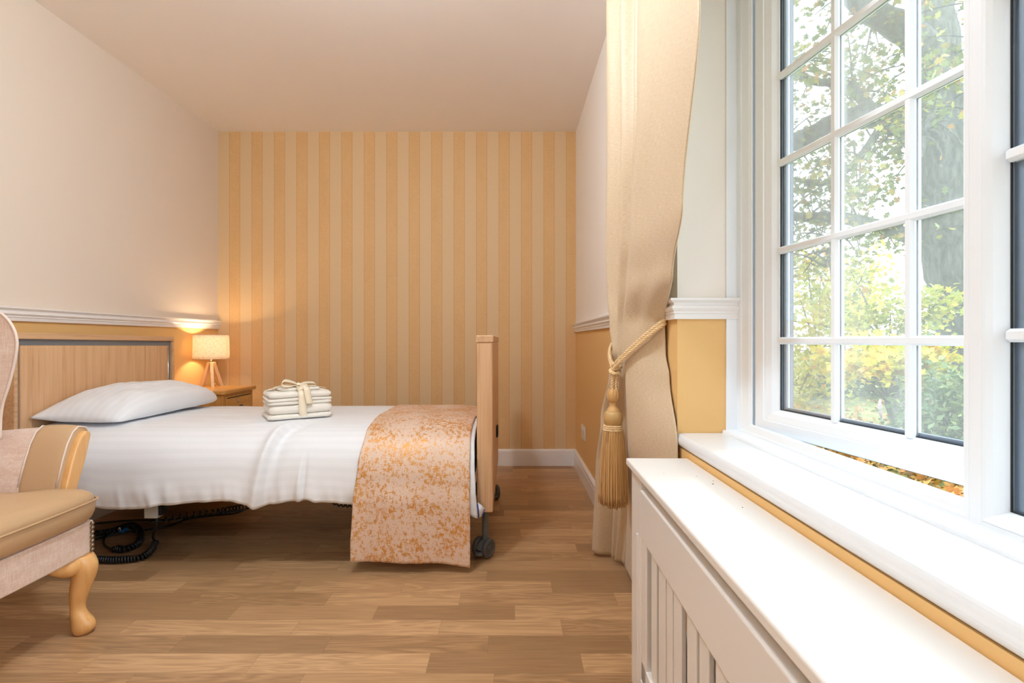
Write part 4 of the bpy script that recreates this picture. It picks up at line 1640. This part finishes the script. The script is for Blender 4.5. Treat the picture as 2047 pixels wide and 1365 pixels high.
def cabriole(s):
    bm = BM()
    cy = 1.572
    st = [(-1.330, cy - .004, .262, .027, .030), (-1.322, cy, .243, .031, .033), (-1.312, cy + .002, .220, .034, .034), (-1.307, cy + .002, .200, .0335, .033), (-1.309, cy + .002, .175, .031, .031),
          (-1.315, cy, .150, .0285, .0285), (-1.321, cy - .002, .120, .0245, .0245), (-1.325, cy - .002, .095, .0205, .0205), (-1.325, cy - .002, .076, .0195, .0195), (-1.320, cy - .002, .058, .0235, .022),
          (-1.313, cy, .042, .0300, .025), (-1.309, cy, .028, .0325, .0265), (-1.309, cy, .014, .0305, .0255), (-1.312, cy, .003, .0240, .021), (-1.312, cy, .0005, .020, .018)]
    loops = []
    D = cr([(a, b, c) for a, b, c, _, _ in st], 3)
    RR = cr([(a, b, 0) for _, _, _, a, b in st], 3)
    for p, r in zip(D, RR):
        loops.append([Vector((p.x + math.cos(a) * r.x, mir(p.y + math.sin(a) * r.y, s), max(p.z, 0.0005))) for a in [2 * math.pi * k / 20 for k in range(20)]])
    rings(bm, loops)
    # ear pieces either side of the knee
    ear = [(-1.323, 1.556, .214, .031), (-1.325, 1.530, .217, .028), (-1.328, 1.508, .222, .021), (-1.330, 1.490, .229, .015), (-1.332, 1.476, .236, .008)]
    tube(bm, cr([Vector((a, mir(b, s), c)) for a, b, c, _ in ear], 3), [p.x for p in cr([(r, 0, 0) for *_, r in ear], 3)], 14)
    ear = [(-1.330, 1.575, .214, .026), (-1.362, 1.582, .220, .021), (-1.385, 1.585, .229, .014), (-1.40, 1.585, .236, .008)]
    tube(bm, cr([Vector((a, mir(b, s), c)) for a, b, c, _ in ear], 3), [p.x for p in cr([(r, 0, 0) for *_, r in ear], 3)], 12)
    for v in bm.verts:
        if v.co.z > 0.2385: v.co.z = 0.2385
    link('leg', bm, MAT['beech'], ch, True)


cabriole(1); cabriole(-1)
for s in (1, -1):
    bm = BM()
    tube(bm, [Vector((-1.895, mir(1.56, s), 0.24)), Vector((-1.93, mir(1.565, s), 0.12)), Vector((-1.955, mir(1.568, s), 0.0))], [0.026, 0.022, 0.018], 12)
    tag(link('leg', bm, MAT['beech'], ch, True), 'plain tapered back leg')

# ------------------------------------------------------------------ cables under the bed
def fl(px, py, z=0.0):
    """point at height z under the pixel."""
    Y = (0.896 - z) * F / (py - 681)
    return Vector(((px - 1020) / F * Y, Y, z))


bm = BM()
p0 = Vector((-1.4385, 2.083, 0.182))
lead = [p0, p0 + Vector((0.001, 0.0, -0.03)), fl(306, 1072, 0.075), fl(311, 1083, 0.030)]
tube(bm, cr(lead, 8), 0.0055, 8)
coil = cr([fl(311, 1083, 0.030), fl(303, 1098, 0.017), fl(287, 1112, 0.0155), fl(262, 1117, 0.0155), fl(230, 1119, 0.0155), fl(196, 1118, 0.0155), fl(150, 1118, 0.0155), fl(110, 1116, 0.0155)], 10)
helix(bm, coil, 0.0105, 0.0042, 46, 6, 12)
tag(link('coiled_cable', bm, MAT['black'], None, True), 'black coiled cable hanging from the grey box and running along the floor', 'cable')
bm = BM()
ring = cr([fl(120, 1068, 0.018), fl(190, 1066, 0.017), fl(228, 1060, 0.017), fl(262, 1050, 0.018), fl(280, 1062, 0.018), fl(279, 1082, 0.017), fl(266, 1092, 0.020), fl(246, 1098, 0.018), fl(232, 1096, 0.017)], 10)
helix(bm, ring, 0.0115, 0.0044, 60, 6, 10)
tube(bm, cr([fl(233, 1097, 0.017), fl(224, 1099, 0.016)], 2), 0.013, 10)
tube(bm, cr([fl(224, 1099, 0.014), fl(210, 1090, 0.008), fl(207, 1080, 0.006), fl(214, 1066, 0.006), fl(222, 1058, 0.012)], 8), 0.0042, 8)
tag(link('coiled_cable', bm, MAT['black'], None, True), 'black coiled handset cable curled in a ring on the floor under the bed', 'cable')
bm = BM()
strz = cr([fl(300, 1047, 0.10), fl(340, 1036, 0.115), fl(400, 1026, 0.13), fl(450, 1020, 0.15), fl(488, 1014, 0.19)], 8)
helix(bm, strz, 0.012, 0.0032, 17, 6, 12)
tag(link('coiled_cable', bm, MAT['black'], None, True), 'stretched black coiled cable sagging below the middle of the bed', 'cable')
bm = BM()
sag = [Vector((-0.765, 2.10, 0.262)), Vector((-0.735, 2.09, 0.252)), Vector((-0.70, 2.085, 0.236)), Vector((-0.64, 2.085, 0.232)), Vector((-0.55, 2.09, 0.236)), Vector((-0.4, 2.1, 0.25))]
helix(bm, cr(sag, 8), 0.012, 0.0030, 22, 6, 12)
tag(link('coiled_cable', bm, MAT['black'], None, True), 'short black coil hanging beside the patterned runner', 'cable')
bm = BM()
tube(bm, cr([fl(498, 1015, 0.14), fl(470, 1026, 0.07), fl(430, 1030, 0.03), fl(380, 1036, 0.006), fl(340, 1050, 0.005), fl(300, 1058, 0.005), fl(250, 1064, 0.005), fl(205, 1074, 0.005), fl(150, 1092, 0.005), fl(90, 1135, 0.005)], 8), 0.0045, 8)
tag(link('power_cable', bm, MAT['black'], None, True), 'thin straight black cable lying across the floor under the bed', 'cable')
bm = BM()
tube(bm, cr([fl(470, 1020, 0.16), fl(430, 1027, 0.10), fl(380, 1033, 0.05), fl(330, 1039, 0.01), fl(260, 1040, 0.005), fl(190, 1046, 0.005)], 8), 0.004, 8)
tag(link('power_cable', bm, MAT['black'], None, True), 'second thin black cable running behind the grey box', 'cable')
# blue clip and tags
cp = fl(246, 1060, 0.016)
clip = empty('cable_clip', cp, 'small blue plastic clip lying among the black cables', 'clip')
bm = BM()
poly = [(-0.018, -0.005), (0.004, 0.006), (0.012, 0.012), (0.020, 0.010), (0.022, 0.0), (0.017, -0.002), (0.016, 0.004), (0.011, 0.004), (0.009, -0.007)]
rings(bm, [[cp + Vector((a * 1.0, d, b)) for a, b in poly] for d in (-0.008, 0.006)])
link('clip_body', bm, MAT['blue'], clip, bevel=0.001)
tgp = fl(239, 1059, 0.017)
bm = BM()
for q in (-1, 1):
    tube(bm, cr([tgp + Vector((q * 0.003 - .004, 0, -0.010)), tgp + Vector((q * 0.005, 0, 0.0)), tgp + Vector((0, 0, 0.012))], 4), 0.0022, 6)
tag(link('cable_tie', bm, MAT['paper_tag'], None, True), 'tiny white tie next to the blue clip', 'cable tie')
bm = BM()
c0 = fl(226, 1068, 0.004)
for k in range(16):
    a = c0 + Vector((random.uniform(-.014, .014), random.uniform(-.02, .02), random.uniform(0.0, .008)))
    r = random.uniform(0.002, 0.004)
    v = [bm.verts.new(a + Vector((random.uniform(-r, r), random.uniform(-r, r), random.uniform(-r * .6, r)))) for _ in range(4)]
    for f in ((0, 1, 2), (0, 3, 1), (1, 3, 2), (2, 3, 0)):
        bm.faces.new([v[i] for i in f])
tag(link('paper_scraps', bm, MAT['paper_tag']), 'pinch of white paper crumbs on the floor inside the cable ring', 'crumbs', kind='stuff')

# ------------------------------------------------------------------ garden
GZ = -0.32
bm = BM()
NXG, NYG = 60, 60
gv = [[bm.verts.new((0.9 + 26.0 * (i / NXG), -6 + 40.0 * (j / NYG), GZ + 0.10 * nz(i * .3, j * .3) + (0.35 * max(0, (0.9 + 26 * i / NXG) - 7) / 10 if i else 0))) for i in range(NXG + 1)] for j in range(NYG + 1)]
for j in range(NYG):
    for i in range(NXG):
        bm.faces.new((gv[j][i], gv[j][i + 1], gv[j + 1][i + 1], gv[j + 1][i]))
tag(link('garden_ground', bm, MAT['lawn'], None, True), 'rough autumn lawn outside the window', 'lawn', kind='structure')


def leaf_mesh(name, pts, size, mat, parent=None, lobed=False, droop=0.3):
    vs, fs = [], []
    for p in pts:
        s = size * random.uniform(0.6, 1.25)
        yaw = random.uniform(0, 2 * math.pi)
        pit = random.gauss(-droop, 0.6)
        rol = random.gauss(0, 0.6)
        R = Matrix.Rotation(yaw, 3, 'Z') @ Matrix.Rotation(pit, 3, 'Y') @ Matrix.Rotation(rol, 3, 'X')
        if lobed:
            sh = [(0, 0, 0), (.25, .38, .03), (.42, .2, 0), (.62, .42, .04), (.68, .14, 0), (1, 0, -.05), (.68, -.14, 0), (.62, -.42, .04), (.42, -.2, 0), (.25, -.38, .03)]
        else:
            sh = [(0, 0, 0), (.4, .3, .05), (1, 0, -.06), (.4, -.3, .05)]
        b = len(vs)
        for q in sh:
            vs.append(tuple(Vector(p) + R @ (Vector(q) * s)))
        n = len(sh)
        if lobed:
            fs.append((b + 0, b + 1, b + 2, b + 8, b + 9)); fs.append((b + 2, b + 3, b + 4, b + 6, b + 7, b + 8)); fs.append((b + 4, b + 5, b + 6))
        else:
            fs.append((b, b + 1, b + 2)); fs.append((b, b + 2, b + 3))
    me = bpy.data.meshes.new(name)
    me.from_pydata(vs, [], fs)
    o = link_mesh(name, me, mat, parent)
    return o


def cluster(c, rad, n, flat=0.7):
    out = []
    for _ in range(n):
        while True:
            q = Vector((random.uniform(-1, 1), random.uniform(-1, 1), random.uniform(-1, 1)))
            if q.length < 1: break
        q *= (0.55 + 0.45 * random.random())
        out.append(Vector(c) + Vector((q.x * rad, q.y * rad, q.z * rad * flat)))
    return out


# the big oak
oak = empty('oak_tree', (7.7, 8.3, GZ), 'huge grey barked oak filling the right of the window view', 'tree')
bm = BM()
def limb(bm, pts, r0, r1, n=14):
    P = cr(pts, 6)
    N = len(P)
    for i, p in enumerate(P):
        p += Vector((nz(p.x, p.z, 1) * .1, nz(p.z, p.y, 5) * .1, 0)) * min(1, r0 * 3)
    tube(bm, P, [r0 + (r1 - r0) * (i / (N - 1)) + 0.05 * r0 * math.sin(i * 1.7) for i in range(N)], n)


limb(bm, [(8.05, 8.3, GZ - .1), (7.75, 8.3, 0.9), (7.35, 8.25, 2.1), (7.0, 8.2, 3.2), (6.85, 8.2, 4.2), (6.83, 8.3, 5.4), (6.9, 8.4, 8.2)], 0.70, 0.27)
trunk = link('trunk', bm, MAT['bark'], oak, True)
LB = [([(6.85, 8.2, 3.7), (6.45, 8.3, 4.35), (5.9, 8.5, 4.62), (5.2, 8.8, 4.42), (4.6, 9.0, 4.2)], .26, .13),
      ([(6.9, 8.25, 4.9), (6.3, 8.0, 5.6), (5.5, 7.9, 6.0), (4.9, 8.0, 6.7)], .27, .12),
      ([(7.2, 8.2, 2.3), (6.4, 8.6, 2.75), (5.6, 8.6, 2.95), (4.9, 8.7, 3.0), (4.4, 8.8, 3.15)], .13, .07),
      ([(7.0, 8.3, 3.4), (7.8, 8.6, 4.6), (8.3, 8.8, 6.2), (8.6, 9, 8.0)], .27, .14),
      ([(6.0, 8.4, 4.6), (5.4, 8.2, 5.0), (4.8, 8.1, 5.0), (4.3, 8.2, 5.4)], .09, .04),
      ([(5.6, 8.6, 2.95), (5.3, 8.4, 2.5), (5.1, 8.3, 2.1)], .05, .02),
      ([(6.2, 8.5, 4.5), (5.8, 8.6, 3.9), (5.4, 8.8, 3.6), (4.9, 8.9, 3.7)], .07, .03),
      ([(6.85, 8.2, 4.2), (6.3, 7.6, 4.4), (5.9, 7.2, 4.0), (5.6, 7.0, 3.4)], .08, .03)]
LPTS = []
for pts_, r0, r1 in LB:
    bm = BM()
    limb(bm, pts_, r0, r1, 10)
    link('branch', bm, MAT['bark'], oak, True)
    LPTS += [q for q in cr(pts_, 6)][3:]
lp = []
tw_bm = BM()
for q in LPTS:
    for _ in range(2):
        c = q + Vector((random.gauss(0, .45), random.gauss(0, .45), random.gauss(-.05, .4)))
        lp += cluster(c, 0.42, 17)
        if random.random() < 0.6:
            tube(tw_bm, cr([q, q.lerp(c, .5) + Vector((0, 0, .08)), c], 3), [0.022 - 0.015 * k / 6 for k in range(7)], 5)
link('twigs', tw_bm, MAT['bark'], oak, True)
for _ in range(40):   # hanging sprays left of the trunk
    px, py = random.uniform(1600, 1900), random.uniform(-120, 640)
    Y = random.uniform(6.2, 8.6)
    if px > 1800 and py > 250 and random.random() < .7: continue
    if nz(px * .008, py * .008, 2.0) < -0.05: continue
    lp += cluster(pt(px, py, Y), 0.38, 34)
def keep(p):
    px, py = 1020 + p.x / p.y * F, 681 - (p.z - 0.896) / p.y * F
    if px > 1805 and 240 < py < 640 and p.y < 8.7: return random.random() < 0.12
    return True


lp = [p for p in lp if keep(p)]
fo = leaf_mesh('foliage', lp, 0.115, MAT['leaf_oak'], oak, True)
tag(fo, 'turning green and ochre leaves', kind='stuff')


def shrub(name, label, cat, centers, rad, n, size, mat, stem, lobed=False, group=None):
    c0 = sum((Vector(c) for c in centers), Vector()) / len(centers)
    e = empty(name, (c0.x, c0.y, GZ), label, cat, group)
    bm = BM()
    kx = c0.x + 0.25 * (c0.z - GZ)
    fork = Vector((kx - 0.05, c0.y + .2, GZ + (c0.z - GZ) * 0.55))
    tube(bm, cr([(kx, c0.y + .2, GZ - .05), (kx + .03, c0.y + .2, GZ + (c0.z - GZ) * .25), fork], 4), stem * 1.1, 8)
    for c in centers:
        c = Vector(c)
        tube(bm, cr([fork, fork.lerp(c, .5) + Vector((0, 0, .08)), c], 4), [stem * .6 * (1 - .8 * k / 8) for k in range(9)], 6)
    link('stems', bm, MAT['bark'], e, True)
    P = []
    for c in centers:
        P += cluster(c, rad, n, 0.85)
    tag(leaf_mesh('foliage', P, size, mat, e, lobed), kind='stuff')
    return e


shrub('maple_tree', 'bright yellow maple whose leaves hang in the middle of the window view', 'tree',
      [pt(1650, 720, 6.0), pt(1690, 745, 5.6), pt(1725, 725, 5.4), pt(1760, 735, 5.2), pt(1800, 740, 5.0), pt(1835, 728, 4.9), pt(1770, 700, 5.6), pt(1710, 695, 6.0), pt(1860, 705, 5.0), pt(1880, 715, 4.9)], 0.27, 105, 0.10, MAT['leaf_maple'], 0.03, True)
shrub('maple_tree', 'sparser greenish maple spreading just above eye level beyond the glass', 'tree',
      [pt(1680, 650, 7.6), pt(1730, 640, 7.2), pt(1780, 625, 7.0), pt(1830, 610, 6.8), pt(1880, 600, 6.6), pt(1660, 600, 8.2), pt(1700, 540, 8.2), pt(1640, 655, 8.0), pt(1850, 645, 6.8), pt(1800, 655, 7.0)], 0.40, 110, 0.10, MAT['leaf_willow'], 0.05, True)
shrub('willow_tree', 'yellow green weeping tree at the left edge of the window view', 'tree',
      [pt(1600, 600, 11), pt(1615, 660, 10.5), pt(1595, 700, 10), pt(1625, 730, 10), pt(1600, 780, 9.6), pt(1640, 560, 12), pt(1650, 790, 9.8), pt(1612, 520, 12)], 0.75, 170, 0.12, MAT['leaf_willow'], 0.06)
shrub('garden_hedge', 'dull green hedge closing the back of the lawn', 'hedge',
      [pt(1640, 770, 10.9), pt(1680, 762, 10.9), pt(1720, 757, 10.7), pt(1760, 753, 10.5), pt(1800, 749, 10.3), pt(1700, 727, 11.3), pt(1760, 719, 11.3), pt(1820, 710, 11.3), pt(1870, 706, 11.3), pt(1660, 727, 11.5), pt(1640, 787, 10.7), pt(1690, 783, 10.7), pt(1740, 779, 10.6), pt(1790, 779, 10.5)], 0.80, 220, 0.12, MAT['leaf_dark'], 0.02)
shrub('ivy_bush', 'dense glossy green bush at the lower right of the window view', 'bush',
      [pt(1850, 800, 4.7), pt(1890, 770, 4.6), pt(1870, 840, 4.5), pt(1910, 830, 4.4), pt(1830, 850, 4.6), pt(1900, 880, 4.3), pt(1930, 780, 4.4), pt(1860, 880, 4.4), pt(1950, 850, 4.2)], 0.34, 210, 0.075, MAT['leaf_dark'], 0.02)
# distant tree belt
for k, (px, py, Y, lb, mt) in enumerate(((1720, 610, 22, 'far pale green tree beyond the hedge, left of the gap of sky', 'leaf_willow'), (1880, 640, 20, 'far dark green tree beyond the hedge, behind the oak trunk', 'leaf_dark'),
                                         (1640, 590, 21, 'far yellowing tree beyond the hedge, behind the weeping tree', 'leaf_maple'))):
    c = pt(px, py, Y)
    shrub('background_tree', lb, 'tree', [c + Vector((random.uniform(-1.6, 1.6), random.uniform(-1, 1), random.uniform(-1.5, 1.3))) for _ in range(9)], 1.2, 150, 0.26, MAT[mt], 0.12, group='trees beyond the hedge')
# fence panel and lawn pole
fe = empty('garden_fence', pt(1830, 800, 7.4) * 1.0, 'weathered grey board fence behind the green bush', 'fence')
fe.location.z = GZ
a, b = pt(1790, 740, 7.6), pt(1960, 738, 7.0)
n = 14
for k in range(n):
    p, q = a.lerp(b, k / n), a.lerp(b, (k + .94) / n)
    bm = BM()
    d = Vector((-(b - a).y, (b - a).x, 0)).normalized() * 0.01
    rings(bm, [[Vector((r.x, r.y, z)) + o_ for r, o_ in ((p, -d), (q, -d), (q, d), (p, d))] for z in (GZ, 0.42 + 0.01 * (k % 3))])
    link('board', bm, MAT['fence'], fe)
bm = BM()
d2 = Vector((-(b - a).y, (b - a).x, 0)).normalized() * 0.03
rings(bm, [[Vector((r.x, r.y, z)) + o_ for r, o_ in ((a, d2 * .35), (b, d2 * .35), (b, d2 * 1.3), (a, d2 * 1.3))] for z in (0.2, 0.28)])
link('rail', bm, MAT['fence'], fe)
pp_ = pt(1762, 845, 7.0)
po = empty('lawn_pole', (pp_.x, pp_.y, GZ), 'thin white pole with a furled pale cloth standing on the lawn', 'pole')
bm = BM(); tube(bm, [(pp_.x + .03, pp_.y, GZ), (pp_.x - .02, pp_.y, pt(0, 798, 7.0).z)], 0.012, 8)
link('pole', bm, plain('white_pole', (150, 150, 156), 0.6), po, True)
bm = BM()
zt = pt(0, 800, 7.0).z
tube(bm, [(pp_.x - .02, pp_.y, zt), (pp_.x - .025, pp_.y, zt - .07), (pp_.x - .015, pp_.y, zt - .17), (pp_.x, pp_.y, zt - .24)], [0.010, 0.022, 0.026, 0.010], 8)
link('furled_cloth', bm, plain('pink_white_cloth', (150, 128, 136), 0.8), po, True)
# leaf litter near the house
P = []
for _ in range(2600):
    x, y = random.uniform(1.6, 8.5), random.uniform(1.5, 10.0)
    if not (0.5 < x / y < 1.6): continue
    P.append(Vector((x, y, GZ + 0.03 + 0.10 * nz((x - .9) / 26 * 60 * .3, (y + 6) / 40 * 60 * .3) + 0.35 * max(0, x - 7) / 10)))
for _ in range(2200):
    x, y = random.uniform(2.3, 4.9), random.uniform(3.0, 5.6)
    if nz(x * 1.3, y * 1.3, 8.0) > -0.15:
        P.append(Vector((x, y, GZ + 0.035 + 0.10 * nz((x - .9) / 26 * 60 * .3, (y + 6) / 40 * 60 * .3))))
tag(leaf_mesh('fallen_leaves', P, 0.10, MAT['leaf_litter'], None, True, 0.0), 'yellow and orange leaves scattered over the lawn', 'leaves', kind='stuff')
